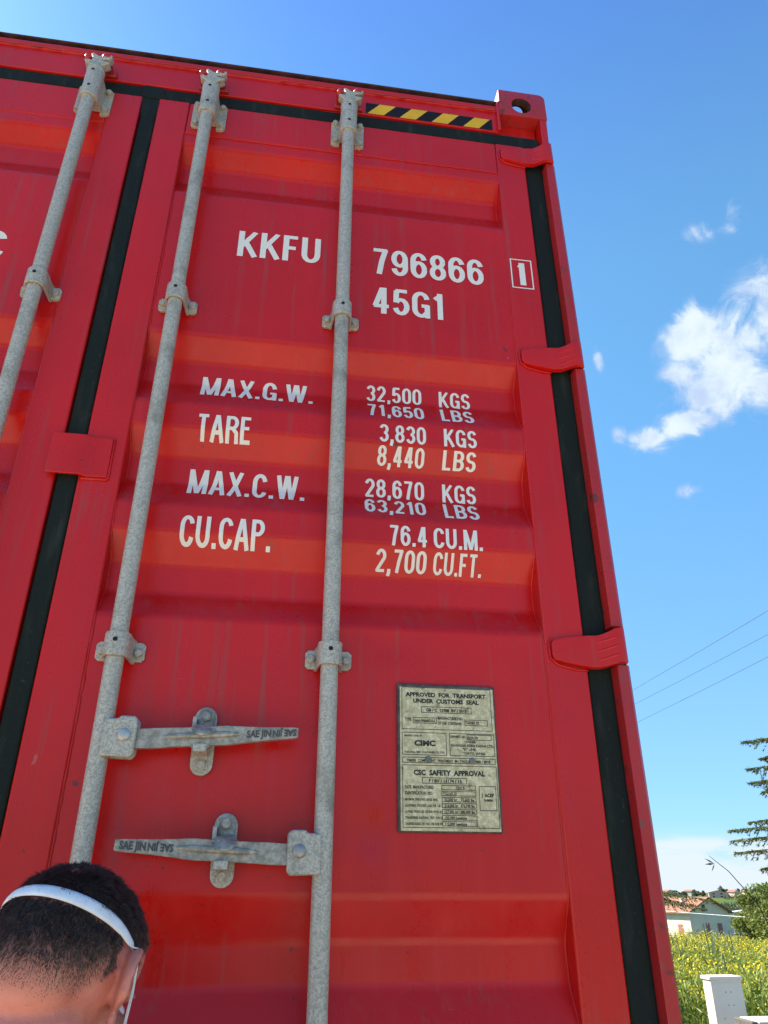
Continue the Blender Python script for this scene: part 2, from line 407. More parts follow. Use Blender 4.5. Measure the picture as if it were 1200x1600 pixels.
t.put(b.inputs['Base Color'], c); b.inputs['Roughness'].default_value = .9; bump(t, b, t.noise(o, 60, 5), .4, .01); M['concrete'] = m

mb = MB(); NA = 180; rings = [0.01, 3, 6, 9, 12, 14, 17, 20, 24, 28, 32, 38, 46, 60, 80, 110, 140, 170, 220, 300, 400, 500, 600, 700, 800, 900, 1000, 1100, 1200, 1300, 1500, 1800, 2300, 3000]
for r in rings:
    for i in range(NA):
        q = 2 * math.pi * i / NA; x, y = .5 + r * math.sin(q), -1.5 + r * math.cos(q); mb.v.append((x, y, terrain(x, y)))
for j in range(len(rings) - 1):
    for i in range(NA):
        mb.f.append((j * NA + i, j * NA + (i + 1) % NA, (j + 1) * NA + (i + 1) % NA, (j + 1) * NA + i)); mb.m.append(0)
tag(mb.build('ground', M['grass'], smooth=180), kind='structure')
yv = MB(); yv.add([(-26, -8.2, .012), (4.9, -8.2, .012), (4.9, 9.4, .012), (-26, 9.4, .012)], [(0, 1, 2, 3)])
tag(yv.build('yard_pavement', M['concrete'], smooth=0), kind='structure')
yv = MB(); yv.add([(-40, -19, .010), (30, -19, .010), (30, -8.6, .010), (-40, -8.6, .010)], [(0, 1, 2, 3)])
M['asphalt'] = plain('added_road_asphalt', (.055, .052, .047), .9, var=.3, scale=3, bmp=.4, bscale=80, bdist=.01)
tag(yv.build('added_road', M['asphalt'], smooth=0), kind='structure')  # unseen road, added so the door folds reflect something darker
kb = MB().box(-26, 4.9, -8.6, -8.2, -.05, .13); tag(kb.build('kerb', M['concrete'], bevel=.02), kind='structure')

# ------------------------------------------------------------------ the container
box = empty('shipping_container', (0, 0, ZB), 'tall red steel shipping container with closed double doors and galvanised locking bars', 'shipping container')
L_C = 12.19

# door panel profile: z of each fold and its depth behind the frame face
PZ = [2.896, 2.473, 2.418, 2.351, 2.275, 1.79, 1.731, 1.666, 1.585, 1.52, 1.46, 1.392, 1.32, 1.255, 1.193, 1.127, 1.064, .564, .492, .424, .352, .0]
PO, PI_ = .004, .044
PY = [PO, PO, PI_, PI_, PO] + [PO, PI_, PI_, PO] * 4 + [PO]
zs = PZ[::-1]; ys = PY[::-1]
fz, fy = [zs[0]], [ys[0]]
for i in range(1, len(zs) - 1):                     # small fold radius
    for s_ in (-1, -.4, .4, 1):
        e = .0075 * s_
        z = zs[i] + e; y0 = np.interp(zs[i] - .0075, zs, ys); y1 = np.interp(zs[i] + .0075, zs, ys)
        tt = (s_ + 1) / 2
        fz.append(z); fy.append((1 - tt) ** 2 * y0 + 2 * tt * (1 - tt) * ys[i] + tt ** 2 * y1)
fz.append(zs[-1]); fy.append(ys[-1])
_g = sorted(set(fz + [z + e for z in zs[1:-1] for e in (-.0095, .0095)]))
fy = [float(np.interp(z, fz, fy)) for z in _g]; fz = _g
BREAKS = fz[1:-1]
DENTS = [(.668, .668, .030, .018, .0075), (.640, .652, .018, .014, -.005), (.70, .655, .05, .012, .003), (.70, 1.035, .045, .013, .006), (.655, 1.018, .025, .016, -.004), (.30, .74, .03, .03, .002), (.85, 1.95, .09, .06, .002),
         (.42, 2.12, .10, .07, -.002), (.62, .33, .1, .05, .003), (.80, .55, .06, .04, .002), (.30, 1.0, .05, .06, .002), (.95, .80, .05, .10, .002), (.62, .80, .05, .08, -.0025)]


def panel_y(x, z):
    y = float(np.interp(z, fz, fy))
    for (dx, dz, rx, rz, a) in DENTS:
        e = ((x - dx) / rx) ** 2 + ((z - dz) / rz) ** 2
        if e < 9: y += a * math.exp(-e)
    y += .0012 * math.sin(x * 7.1 + z * 3.3) * math.sin(z * 5.7 + 1.3 + x * 2)
    return y


ZT, ZBOT = 2.512, .13


def make_door(sgn, label):
    X = (lambda a: a) if sgn > 0 else (lambda a: -a)
    f = MB()
    def bx(a, b_, *r): f.box(min(X(a), X(b_)), max(X(a), X(b_)), *r)
    bx(.024, .112, 0, .05, .07, 2.645); bx(1.0375, 1.1272, 0, .05, .07, 2.645)
    bx(.112, 1.0375, 0.0012, .05, ZT, 2.644); bx(.112, 1.0375, 0.0012, .05, .07, ZBOT)
    door = f.build('door', M['red'], box, bevel=.004)
    door['label'] = label
    # weld beads where the panel meets the frame
    p = MB(); xs = np.linspace(.105, 1.044, 64)
    zl = sorted(set([z for z in fz if ZBOT - .01 < z < ZT] + [ZBOT - .012, ZT + .012] + list(np.arange(.16, 2.5, .03))))
    zl = [zl[0]] + [b_ for a_, b_ in zip(zl, zl[1:]) if b_ - a_ > .0012]
    for z in zl:
        for x in xs: p.v.append((X(x), panel_y(x if sgn > 0 else 1.1 - x, z), z))
    nx = len(xs)
    for j in range(len(zl) - 1):
        for i in range(nx - 1): p.f.append((j * nx + i, j * nx + i + 1, (j + 1) * nx + i + 1, (j + 1) * nx + i)); p.m.append(0)
    p.build('panel', M['red'], door, smooth=60)
    wd = MB()
    for xx in (.1125, 1.0368):
        pts = [(X(xx + random.uniform(-.0006, .0006)), panel_y(xx, z) + .0005, z) for z in np.arange(ZBOT, ZT, .011)]
        wd.tube(pts, [.0026 + random.uniform(-.0007, .0009) for _ in pts], 7)
    pts = [(X(x), panel_y(x, ZT) - .0012, ZT + random.uniform(-.0008, .0008)) for x in np.arange(.112, 1.0375, .012)]
    wd.tube(pts, [.0021 + random.uniform(-.0008, .0009) for _ in pts], 7)
    wd.build('weld_bead', M['red'], door, smooth=80)
    g = MB()
    def gx(a, b_, *r): g.box(min(X(a), X(b_)), max(X(a), X(b_)), *r)
    gx(.0265 if sgn < 0 else -.02, 1.184, .004, .036, 2.6462, 2.6985)
    gx(1.1286, 1.1868, .010, .04, .07, 2.6455)
    if sgn > 0:
        gx(-.021, .0235, .003, .036, .07, 2.6455)
        g.prism([(-.034, 2.6455), (-.026, 2.60), (-.0215, 2.56), (.0235, 2.56), (.030, 2.62), (.045, 2.6455)], 'y', .0022, .03)
        g.prism([(-.036, 2.647), (.05, 2.647), (.03, 2.699), (-.03, 2.702)], 'y', .0010, .03)
    g.build('gasket', M['rubber'], door, bevel=.008, seg=3)
    for (zc, hh) in ((2.588, .041), (1.808, .041), (1.028, .041), (.248, .041)):
        make_hinge(door, X, zc, hh)
    return door


def make_hinge(door, X, zc, hh):
    # blade sections: x, front y, lower z, upper z
    S = [(1.050, -.007, -.012, .016), (1.054, -.0095, -.022, .025), (1.075, -.0115, -.028, .029), (1.11, -.0125, -.034, .034), (1.134, -.0135, -.037, .036), (1.150, -.0155, -.037, .036),
         (1.163, -.021, -.035, .039), (1.176, -.0275, -.032, .044), (1.187, -.0315, -.029, .049), (1.199, -.0315, -.0265, .052), (1.2075, -.027, -.0255, .0535), (1.2125, -.017, -.025, .054), (1.2135, -.004, -.025, .054)]
    h = MB(); th = .012
    vs = []
    for (x, y, a, b_) in S:
        k = th
        for (yy, zz) in ((y, a + .002), (y - .0005, a + .006), (y - .0005, b_ - .006), (y, b_ - .002), (y + k, b_), (y + k, a)):
            vs.append((X(x), yy, zc + zz))
    n = 6; fs = [(i * n + k, i * n + (k + 1) % n, (i + 1) * n + (k + 1) % n, (i + 1) * n + k) for i in range(len(S) - 1) for k in range(n)]
    fs += [tuple(range(n)), tuple((len(S) - 1) * n + k for k in range(n))]
    h.add(vs, fs)
    for dz in (-.019, .0, .019):                       # shallow pressed ribs across the bend
        pts = [(X(x), y + .0016, zc + dz + (a + b_) / 2) for (x, y, a, b_) in S[4:10]]
        h.tube(pts, [.001, .0028, .0038, .0038, .0028, .001], 8)
    a, b_ = sorted((X(1.191), X(1.2135))); h.box(a, b_, -.016, .044, zc - .0225, zc + .0525)
    # weld along the blade's edge
    pts = [(X(1.127), -.002, zc - .040), (X(1.10), -.002, zc - .039), (X(1.062), -.002, zc - .030), (X(1.047), -.002, zc - .016), (X(1.0445), -.002, zc + .016), (X(1.052), -.002, zc + .029)]
    h.tube(pts, [.0018, .0026, .0028, .0026, .0024, .0015], 8)
    o_ = h.build('hinge', M['red'], door, bevel=.002, smooth=50)
    return o_


door_r = make_door(1, 'right door with the container number and weights')
door_l = make_door(-1, 'left door')
ov = MB(); ov.prism([(-.043, -.018), (.028, -.018), (.042, -.009), (.085, -.009), (.085, -.001), (.040, -.001), (.024, -.010), (-.043, -.010)], 'z', 1.366, 1.466)
ov.tube([(.086, -.001, 1.364), (.086, -.001, 1.468)], .004, 7); ov.tube([(.03, -.001, 1.364), (.086, -.001, 1.364)], .004, 7)
ov.build('overlap_plate', M['red'], door_r, bevel=.004)

for a in [('KKFU', .299, .517, 2.062, 2.152), ('796866', .657, .968, 2.051, 2.144), ('45G1', .659, .853, 1.914, 2.003), ('MAX.G.W.', .251, .520, 1.625, 1.691), ('32,500', .652, .792, 1.662, 1.711),
          ('KGS', .837, .918, 1.661, 1.710), ('71,650', .652, .793, 1.599, 1.648), ('LBS', .836, .919, 1.600, 1.650), ('TARE', .258, .381, 1.493, 1.557), ('3,830', .680, .793, 1.522, 1.571),
          ('KGS', .837, .918, 1.523, 1.572), ('8,440', .678, .791, 1.473, 1.514), ('LBS', .836, .918, 1.474, 1.514), ('MAX.C.W.', .251, .513, 1.360, 1.431), ('28,670', .652, .793, 1.391, 1.441),
          ('KGS', .837, .919, 1.391, 1.440), ('63,210', .650, .792, 1.338, 1.383), ('LBS', .835, .918, 1.335, 1.384), ('CU.CAP.', .252, .445, 1.227, 1.294), ('76.4', .703, .790, 1.254, 1.303),
          ('CU.M.', .804, .917, 1.254, 1.303), ('2,700', .676, .790, 1.202, 1.246), ('CU.FT.', .806, .917, 1.202, 1.246)]:
    lettering(a[0], *a[1:], panel_y, 'lettering', 'white lettering reading ' + a[0], door_r, BREAKS)
lettering('1', 1.064, 1.089, 2.064, 2.146, lambda x, z: 0, 'lettering', 'white check digit 1', door_r, pw=.24)
fr = MB()
for (a, b_, c_, d_) in ((1.046, 1.1085, 2.156, 2.1595), (1.046, 1.1085, 2.0515, 2.055), (1.046, 1.0495, 2.055, 2.156), (1.105, 1.1085, 2.055, 2.156)):
    fr.add([(a, -.0011, c_), (b_, -.0011, c_), (b_, -.0011, d_), (a, -.0011, d_)], [(0, 1, 2, 3)])
tag(fr.build('lettering_frame', M['white'], door_r, smooth=0), 'white box around the check digit')
lettering('C', -.323, -.267, 1.966, 2.058, lambda x, z: panel_y(1.1 + x, z), 'lettering', 'white letter at the picture edge', door_l, BREAKS)

# header, with the hazard tape
hd = MB(); hd.prism([(.0, 2.6995), (.0, 2.793), (-.006, 2.7985), (-.007, 2.815), (.0, 2.823), (.075, 2.840), (.075, 2.6995)], 'x', -1.057, 1.057)
hd.box(-1.057, 1.057, .075, .11, 2.62, 2.84)
header = hd.build('header_beam', M['red'], box, bevel=.0025)
lip = MB()
pts = [(x, -.0065 + random.uniform(-.001, .001), 2.7965 + random.uniform(-.0015, .001)) for x in np.arange(-1.055, 1.057, .014)]
lip.tube(pts, [.0022 + random.uniform(-.0012, .0012) for _ in pts], 6)
rp = MB().box(-1.057, 1.057, -.004, .08, 2.8405, 2.8460)
lip.build('weld_bead', M['red_worn'], header, smooth=80)
rp.build('roof_edge', plain('shaded_grimy_edge', (.06, .02, .018), .7, var=.6, scale=20), header, bevel=.002)  # the edge's shadow and its grime are both in this dark colour
tp = MB(); z0, z1, x0, x1, yy = 2.7045, 2.7530, .6320, 1.0335, -.0012
def quadpoly(poly, y, mi): tp.add([(px, y, pz) for px, pz in poly], [tuple(range(len(poly)))], mi)
edges = [.637 + .1005 * k for k in range(-1, 5)]
sl_ = .038; cur = x0
segs = []
for e in edges: segs += [(e, 1), (e + .0505, 0)]
def clip(poly, lim, sgn):
    outp = []
    for i, p in enumerate(poly):
        q = poly[(i + 1) % len(poly)]; ip, iq = sgn * (p[0] - lim) >= 0, sgn * (q[0] - lim) >= 0
        if ip: outp.append(p)
        if ip != iq: tt = (lim - p[0]) / (q[0] - p[0]); outp.append((lim, p[1] + tt * (q[1] - p[1])))
    return outp
for i in range(len(segs) - 1):
    a, c1 = segs[i]; b_ = segs[i + 1][0]
    poly = clip(clip([(a, z0), (b_, z0), (b_ + sl_, z1), (a + sl_, z1)], x0, 1), x1, -1)
    if len(poly) > 2: quadpoly(poly, yy, c1)
tape = tp.build('hazard_tape', [M['navy'], M['yellow']], header, smooth=0); tape['label'] = 'black and yellow striped hazard tape'

# corner castings with their oval holes
M['rust_shade'] = plain('dark_rust_shade', (.085, .028, .016), .85, var=.5, scale=40, bmp=.5, bscale=120, bdist=.003)  # shade inside the casting holes is painted into this rusty colour
def stadium(cx, cz, w_, h_, n=10):
    r = min(w_, h_) / 2; pts = []
    for k in range(2):
        for i in range(n + 1):
            q = math.pi * i / n + (k * math.pi) + (0 if h_ >= w_ else -math.pi / 2)
            ox, oz = (0, (h_ / 2 - r) * (1 - 2 * k)) if h_ >= w_ else ((w_ / 2 - r) * (1 - 2 * k), 0)
            pts.append((cx + ox + r * math.cos(q), cz + oz + r * math.sin(q)))
    return pts
def casting(sgn):
    X = (lambda a: a) if sgn > 0 else (lambda a: -a)
    zt, zb, yo = 2.899, 2.777, -.012
    # outline with a rounded outer top corner
    pr = [(1.057, zb), (1.2165, zb)] + [(1.2165 - .022 + .022 * math.cos(R(a)), zt - .022 + .022 * math.sin(R(a))) for a in range(0, 91, 15)] + [(1.060, zt)]
    ob = MB().prism(pr, 'y', yo, .166).build('corner_casting', [M['red_worn'], M['rust_shade']], box, bevel=.004)
    cut = MB().prism(stadium(1.133, 2.829, .064, .072), 'y', yo - .02, .02)
    cut2 = MB().box(1.075, 1.20, .012, .145, 2.79, 2.879)
    cut3 = MB().prism(stadium(1.133, .076, .056, .100), 'z', 2.86, 2.93)
    cut4 = MB().prism(stadium(.085, 2.83, .06, .05), 'x', 1.19, 1.24)
    for c_ in (cut, cut2, cut3, cut4):
        co = c_.build('cutter', M['rust_shade'], box, smooth=0)
        md = ob.modifiers.new('hole', 'BOOLEAN'); md.object = co; md.operation = 'DIFFERENCE'; md.solver = 'EXACT'; md.material_mode = 'TRANSFER'
    me = baked(ob)
    if sgn < 0:
        for v in me.vertices: v.co.x *= -1
        me.flip_normals()
    for md in list(ob.modifiers):
        if md.type == 'BOOLEAN': bpy.data.objects.remove(md.object)
    ob.modifiers.clear(); ob.data = me; me.shade_smooth(); me.set_sharp_from_angle(angle=R(30))
    g = MB()
    def bx(a, b_, *r): g.box(min(X(a), X(b_)), max(X(a), X(b_)), *r)
    # gusset beside the casting and the recess under it
    bx(1.0592, 1.188, .030, .05, 2.70, 2.777)
    g.prism([(X(1.049), 2.7), (X(1.0585), 2.7), (X(1.0585), 2.845), (X(1.049), 2.825)], 'y', -.012, .05)
    g.prism([(X(1.1885), 2.646), (X(1.2105), 2.646), (X(1.2135), 2.7765), (X(1.1895), 2.7765)], 'y', -.010, .05)
    g.build('gusset_plate', M['red'], box, bevel=.003)
casting(1); casting(-1)
for sgn in (1, -1):
    X = (lambda a: a) if sgn > 0 else (lambda a: -a)
    g = MB()
    def bx(a, b_, *r): g.box(min(X(a), X(b_)), max(X(a), X(b_)), *r)
    bx(1.115, 1.2165, .045, .20, .0, 2.7765)
    post = g.build('corner_post', M['red_worn'], box, bevel=.003)
    for (za, zb) in ((1.8645, 2.561), (1.0845, 1.7805), (.3045, 1.0005), (.07, .2205)):
        if zb - za < .05: continue
        j = MB(); j.prism([(X(1.1835), .044), (X(1.1842), .008), (X(1.1872), -.0150), (X(1.2090), -.0160), (X(1.2150), -.0115), (X(1.2182), -.003), (X(1.2182), .044)], 'z', za, zb)
        j.build('hinge_post_bar', M['red_worn'], post, bevel=.0016)
# sill, roof, side walls and front wall of the box
g = MB(); g.box(-1.215, 1.215, .0, .16, .0, .065); g.build('door_sill', M['red_worn'], box, bevel=.004)
g = MB()
pr = []; n = int((L_C - .4) / .278)
for i in range(n):
    y = .2 + i * .278; pr += [(1.212, y), (1.212, y + .072), (1.178, y + .140), (1.178, y + .210)]
pr += [(1.212, L_C - .16)]
for sgn in (1, -1):
    vs = [(sgn * x, y, z) for x, y in pr for z in (.15, 2.76)]
    g.add(vs, [(2 * i, 2 * i + 2, 2 * i + 3, 2 * i + 1) for i in range(len(pr) - 1)])
    g.box(min(sgn * 1.14, sgn * 1.217), max(sgn * 1.14, sgn * 1.217), .2, L_C - .16, 0, .15); g.box(min(sgn * 1.16, sgn * 1.217), max(sgn * 1.16, sgn * 1.217), .2, L_C - .16, 2.76, 2.838)
    g.box(min(sgn * 1.06, sgn * 1.218), max(sgn * 1.06, sgn * 1.218), L_C - .16, L_C, 0, 2.89)
g.box(-1.06, 1.06, L_C - .08, L_C - .04, .1, 2.838); g.box(-1.13, 1.13, .2, L_C - .1, .08, .15)
g.build('side_wall', M['red'], box, smooth=0, recalc=False)
MB().box(-1.16, 1.16, .112, L_C - .05, 2.825, 2.836).build('roof_panel', M['red_worn'], box, smooth=0)

# ------------------------------------------------------------------ locking bars
YR, RR = -.046, .0172
def bracket(par, x, z, jit):
    g = MB(); w_ = .0465; th = .005
    # saddle strap: omega outline around the bar
    o_ = [(-.030, -.002)] + [(-.0265, -.020)] + [((RR + .0065) * math.cos(R(a)), YR - (RR + .0065) * math.sin(R(a))) for a in range(180 + 25, -26, -14)][::1] + [(.0265, -.020), (.030, -.002)]
    o_ = [(-.0285, -.0005), (-.0255, -.011), (-.0243, -.020), (-.0240, YR + .004)] + [((RR + .0068) * -math.cos(R(a)), YR - (RR + .0068) * math.sin(R(a))) for a in range(10, 171, 16)] + [(.0240, YR + .004), (.0243, -.020), (.0255, -.011), (.0285, -.0005)]
    i_ = [((RR + .0012) * math.cos(R(a)), YR - (RR + .0012) * math.sin(R(a))) for a in range(10, 171, 16)]
    i_ = [(.022, -.0005), (.0185, YR + .004)] + i_ + [(-.0185, YR + .004), (-.022, -.0005)]
    g.prism([(x + px, py) for px, py in o_ + i_], 'z', z - .022, z + .024)
    for sg in (-1, 1):
        rc = .006; g.prism([(x + sg * .0215, z - .018), (x + sg * (w_ - rc), z - .018), (x + sg * w_, z - .018 + rc), (x + sg * w_, z + .020 - rc), (x + sg * (w_ - rc), z + .020), (x + sg * .0215, z + .020)], 'y', -.0058, .002)
    g.bolt(x - .0355, z + .001, -.0058, .0088, .0105); g.bolt(x + .0355, z + jit, -.0058, .0088, .0105)
    br = g.build('guide_bracket', M['galv'], par, bevel=.0025)
    h = MB(); q = .0045
    h.prism([(x + q * math.cos(R(a)), z + .006 + q * math.sin(R(a))) for a in range(0, 360, 30)], 'y', YR - RR - .0085, YR - RR - .003)
    h.build('grease_hole', M['black'], br, smooth=30) if False else None
    br.data.materials.append(M['black'])
    k = len(br.data.vertices)
    bm = bmesh.new(); bm.from_mesh(br.data)
    ring = [bm.verts.new((x + q * math.cos(R(a)), YR - RR - .0078, z + .007 + q * 1.0 * math.sin(R(a)))) for a in range(0, 360, 30)]
    fc = bm.faces.new(ring); fc.material_index = 1; bm.to_mesh(br.data); bm.free()


def top_bracket(par, x):
    g = MB(); zc = 2.588
    g.tube([(x, YR + .002, zc - .052), (x, YR + .002, zc - .046), (x, YR + .002, zc - .0455), (x, YR + .002, zc + .066), (x, YR + .002, zc + .0665), (x, YR + .002, zc + .073)], [.0245, .0255, .0242, .0242, .0255, .0245], 28)
    g.prism([(x - .0235, YR), (x - .0245, -.012), (x - .0275, -.0005), (x + .0275, -.0005), (x + .0245, -.012), (x + .0235, YR)], 'z', zc - .038, zc + .052)
    for sg in (-1, 1):
        rc = .007; g.prism([(x + sg * .0235, zc - .056), (x + sg * (.0485 - rc), zc - .056), (x + sg * .0485, zc - .056 + rc), (x + sg * .0485, zc + .050 - rc), (x + sg * (.0485 - rc), zc + .050), (x + sg * .0235, zc + .050)], 'y', -.0062, .0012)
        for dz in (-.041, .036): g.bolt(x + sg * .0372, zc + dz, -.0062, .0092, .0105)
    br = g.build('guide_bracket', M['galv'], par, bevel=.003)
    br.data.materials.append(M['black']); bm = bmesh.new(); bm.from_mesh(br.data)
    for dz in (-.018, .050):
        ring = [bm.verts.new((x + .0048 * math.cos(R(a)), YR + .002 - .0246 + .0006 * abs(math.cos(R(a))), zc + dz + .0048 * math.sin(R(a)))) for a in range(0, 360, 30)]
        fc = bm.faces.new(ring); fc.material_index = 1
    bm.to_mesh(br.data); bm.free()


def cam_head(par, x, flip, zs_=1, z0=2.662):
    g = MB(); Z = lambda a: z0 + zs_ * a
    g.tube([(x, YR, Z(-.01)), (x, YR, Z(.010)), (x, YR, Z(.014)), (x, YR, Z(.024))], [.0215, .0215, .018, .014], 22)
    # two crossing pairs of horns, thicker at the root
    f = flip
    body = [(-.0125, .0), (-.021, .012), (-.030, .017), (-.034, .026), (-.026, .029), (-.0135, .026), (-.0125, .040), (-.0185, .052), (-.014, .060), (-.006, .054),
            (.004, .047), (.014, .050), (.030, .048), (.036, .058), (.0405, .055), (.039, .044), (.031, .038), (.016, .036), (.014, .028), (.026, .026), (.038, .024), (.033, .016), (.021, .010), (.0125, .0)]
    g.prism([(x + f * px, Z(pz)) for px, pz in body], 'y', YR - .016, YR + .008)
    g.build('locking_cam', M['galv'], par, bevel=.0045, seg=3)


def keeper(par, x, flip):
    g = MB(); f = flip
    g.prism([(x + f * px, pz) for px, pz in [(-.043, 2.702), (.045, 2.702), (.043, 2.722), (.040, 2.735), (-.037, 2.735), (-.040, 2.722)]], 'y', -.012, .001)
    g.ell((x + f * .022, -.046, 2.7165), (.014, .020, .0125)); g.box(min(x + f * .013, x + f * .034), max(x + f * .013, x + f * .034), -.045, .001, 2.709, 2.727)
    g.ell((x - f * .030, -.040, 2.7135), (.011, .020, .013)); g.box(min(x - f * .020, x - f * .039), max(x - f * .020, x - f * .039), -.042, .001, 2.706, 2.725)
    g.build('cam_keeper', M['red_worn'], par, bevel=.005, seg=3)


def locking_bar(x, flip, label):
    g = MB(); g.tube([(x, YR, .06), (x, YR, 2.66)], RR, 28)
    bar = g.build('locking_bar', M['galv'], box, smooth=40); bar['label'] = label
    top_bracket(bar, x)
    for z in (1.862, .985, .31): bracket(bar, x, z, random.uniform(-.002, .002))
    cam_head(bar, x, flip); keeper(box, x, flip)
    return bar


def handle(bar, x, sg, zh, z1, xl):
    """hub on the bar, lever running sideways into its catch"""
    g = MB(); yb, yf = -.034, -.0665
    xa, xb = x + sg * .004, x + sg * .062
    hub = [(xa, zh - .034), (xb - sg * .006, zh - .036), (xb, zh - .028), (xb + sg * .001, zh + .030), (xb - sg * .006, zh + .036), (xb - sg * .030, zh + .036), (xb - sg * .034, zh + .031), (xa, zh + .030)]
    g.prism(hub, 'y', yf, yf + .008); g.prism(hub, 'y', yb - .004, yb + .004); g.box(min(xa, x + sg * .02), max(xa, x + sg * .02), yf + .008, yb - .004, zh - .033, zh + .030)
    hb = g.build('handle_hub', M['galv'], bar, bevel=.003)
    r = MB(); r.ell((x + sg * .042, yf - .0005, zh + .002), (.0115, .0055, .0115)); r.build('rivet', plain('bright_rivet', (.42, .40, .36), .4, .5), hb, smooth=180)
    # lever, widest by the catch
    n = 34; zc = lambda q: zh - .004 + (z1 - zh + .004) * q
    top = []; bot = []; xs_ = x + sg * .038
    for i in range(n + 1):
        q = i / n; px = xs_ + (xl - xs_) * q
        hw = np.interp(q, [0, .16, .35, .45, .52, .60, .68, .80, .97, 1], [.0165, .0175, .0165, .016, .017, .017, .0145, .0120, .0098, .0085])
        top.append((px, zc(q) + hw)); bot.append((px, zc(q) - hw))
    if sg > 0: bot[15] = (bot[15][0], bot[15][1] - .013); bot[14] = (bot[14][0], bot[14][1] - .008); bot[16] = (bot[16][0], bot[16][1] - .010)
    g = MB(); g.prism(top + bot[::-1], 'y', -.0585, -.0455)
    # raised rib along its middle
    pts = [(xs_ + (xl - xs_) * q, -.0585, zc(q) + .001) for q in np.linspace(.22, .68, 12)]
    g.tube(pts, [.001, .004, .0055, .006, .006, .006, .006, .006, .006, .0055, .004, .001], 10)
    lv = g.build('handle_lever', M['cast'], bar, bevel=.003)
    e = MB(); xc = [xs_ + (xl - xs_) * q for q in ((.72, .84) if sg > 0 else (.975, .855))]
    slope = math.atan2((z1 - zh + .004), (xl - xs_))
    font_text(e, 'SAE JIN', 0, 0, .0125, 0, width=.044, bold=.045); k = len(e.v)
    font_text(e, 'SAE JIN', .047, -.001, .0118, 0, width=.043, rot=True, bold=.045)
    xl0 = min(xs_ + (xl - xs_) * .70, xs_ + (xl - xs_) * .985) if sg > 0 else xl + .008
    ql = (xl0 - xs_) / (xl - xs_)
    z0_ = zc(ql) - .0055; e2 = MB()
    for (vx, vy, vz) in e.v: e2.v.append((xl0 + vx, -.0593, z0_ + vz + vx * math.tan(slope)))
    e2.f, e2.m = e.f, e.m
    el = e2.build('embossed_lettering', M['emboss_shade'], lv, smooth=0); el['label'] = 'embossed lettering reading SAE JIN twice, once upside down'
    return lv


def catch(par, x, z0, z1, lz):
    """upright keeper plate holding a lever"""
    g = MB(); w_ = .0205
    pl = [(x + w_ * math.cos(R(a)), z1 - w_ + w_ * math.sin(R(a))) for a in range(0, 181, 15)] + [(x + w_ * math.cos(R(a)), z0 + w_ + w_ * math.sin(R(a))) for a in range(180, 361, 15)]
    g.prism(pl, 'y', -.009, -.001)
    g.box(x - .021, x - .014, -.040, -.009, lz + .012, z1 - .024)
    g.box(x - .013, x + .011, -.066, -.009, lz - .030, lz - .0165)
    g.bolt(x, z0 + .018, -.009, .0095, .008)
    ct = g.build('handle_catch', M['galv'], par, bevel=.0025)
    h = MB()
    fl = [(x - .013 * math.cos(R(a)), z1 - .016 + .013 * math.sin(R(a))) for a in range(0, 181, 20)]
    h.add([], [])
    prof = [(z1 - .003, .009, -.013), (z1 - .010, .0140, -.014), (z1 - .022, .0150, -.0145), (z1 - .036, .0140, -.018), (lz + .022, .0165, -.040), (lz + .014, .024, -.056), (lz + .006, .0195, -.0655), (lz + .000, .011, -.068), (lz - .003, .004, -.0675)]
    vs = []
    for (z, hw, y) in prof: vs += [(x - hw + .002, y, z), (x + .002, y - .003, z), (x + hw + .002, y, z), (x + hw + .002, y + .005, z), (x - hw + .002, y + .005, z)]
    n = 5; fs = [(i * n + k, i * n + (k + 1) % n, (i + 1) * n + (k + 1) % n, (i + 1) * n + k) for i in range(len(prof) - 1) for k in range(n)] + [tuple(range(n)), tuple((len(prof) - 1) * n + k for k in range(n))]
    h.add(vs, fs); h.bolt(x + .001, z1 - .0185, -.0155, .0105, .011)
    h.build('catch_flap', M['cast'], ct, bevel=.002)
    return ct


bar1 = locking_bar(.1735, 1, 'inner locking bar of the right door')
bar2 = locking_bar(.5775, 1, 'outer locking bar of the right door')
bar0 = locking_bar(-.1500, 1, 'inner locking bar of the left door')
bar3 = locking_bar(-.5560, 1, 'outer locking bar of the left door')
handle(bar1, .1735, 1, .817, .833, .5235); catch(box, .3500, .7600, .8840, .824)
handle(bar2, .5775, -1, .631, .6405, .2260); catch(box, .4055, .5760, .6970, .634)
handle(bar0, -.150, -1, .817, .833, -.500); catch(box, -.327, .760, .884, .824)
handle(bar3, -.556, 1, .631, .6405, -.204); catch(box, -.384, .576, .697, .634)

# ------------------------------------------------------------------ data plate
px0, px1, pz0, pz1 = .7175, .9185, .6690, .9460
pb = MB(); pb.box(px0, px1, -.0035, .004, pz0, pz1); plate = pb.build('data_plate', M['plate_edge'], box, bevel=.003); plate['label'] = 'weathered metal approval plate riveted to the right door'
fc = MB(); fc.box(px0 + .0055, px1 - .004, -.0043, -.003, pz0 + .003, pz1 - .0065); fc.build('plate_face', M['plate'], plate, smooth=0)
PWd, PHt = px1 - px0, pz1 - pz0
ik = MB(); pY = -.0047
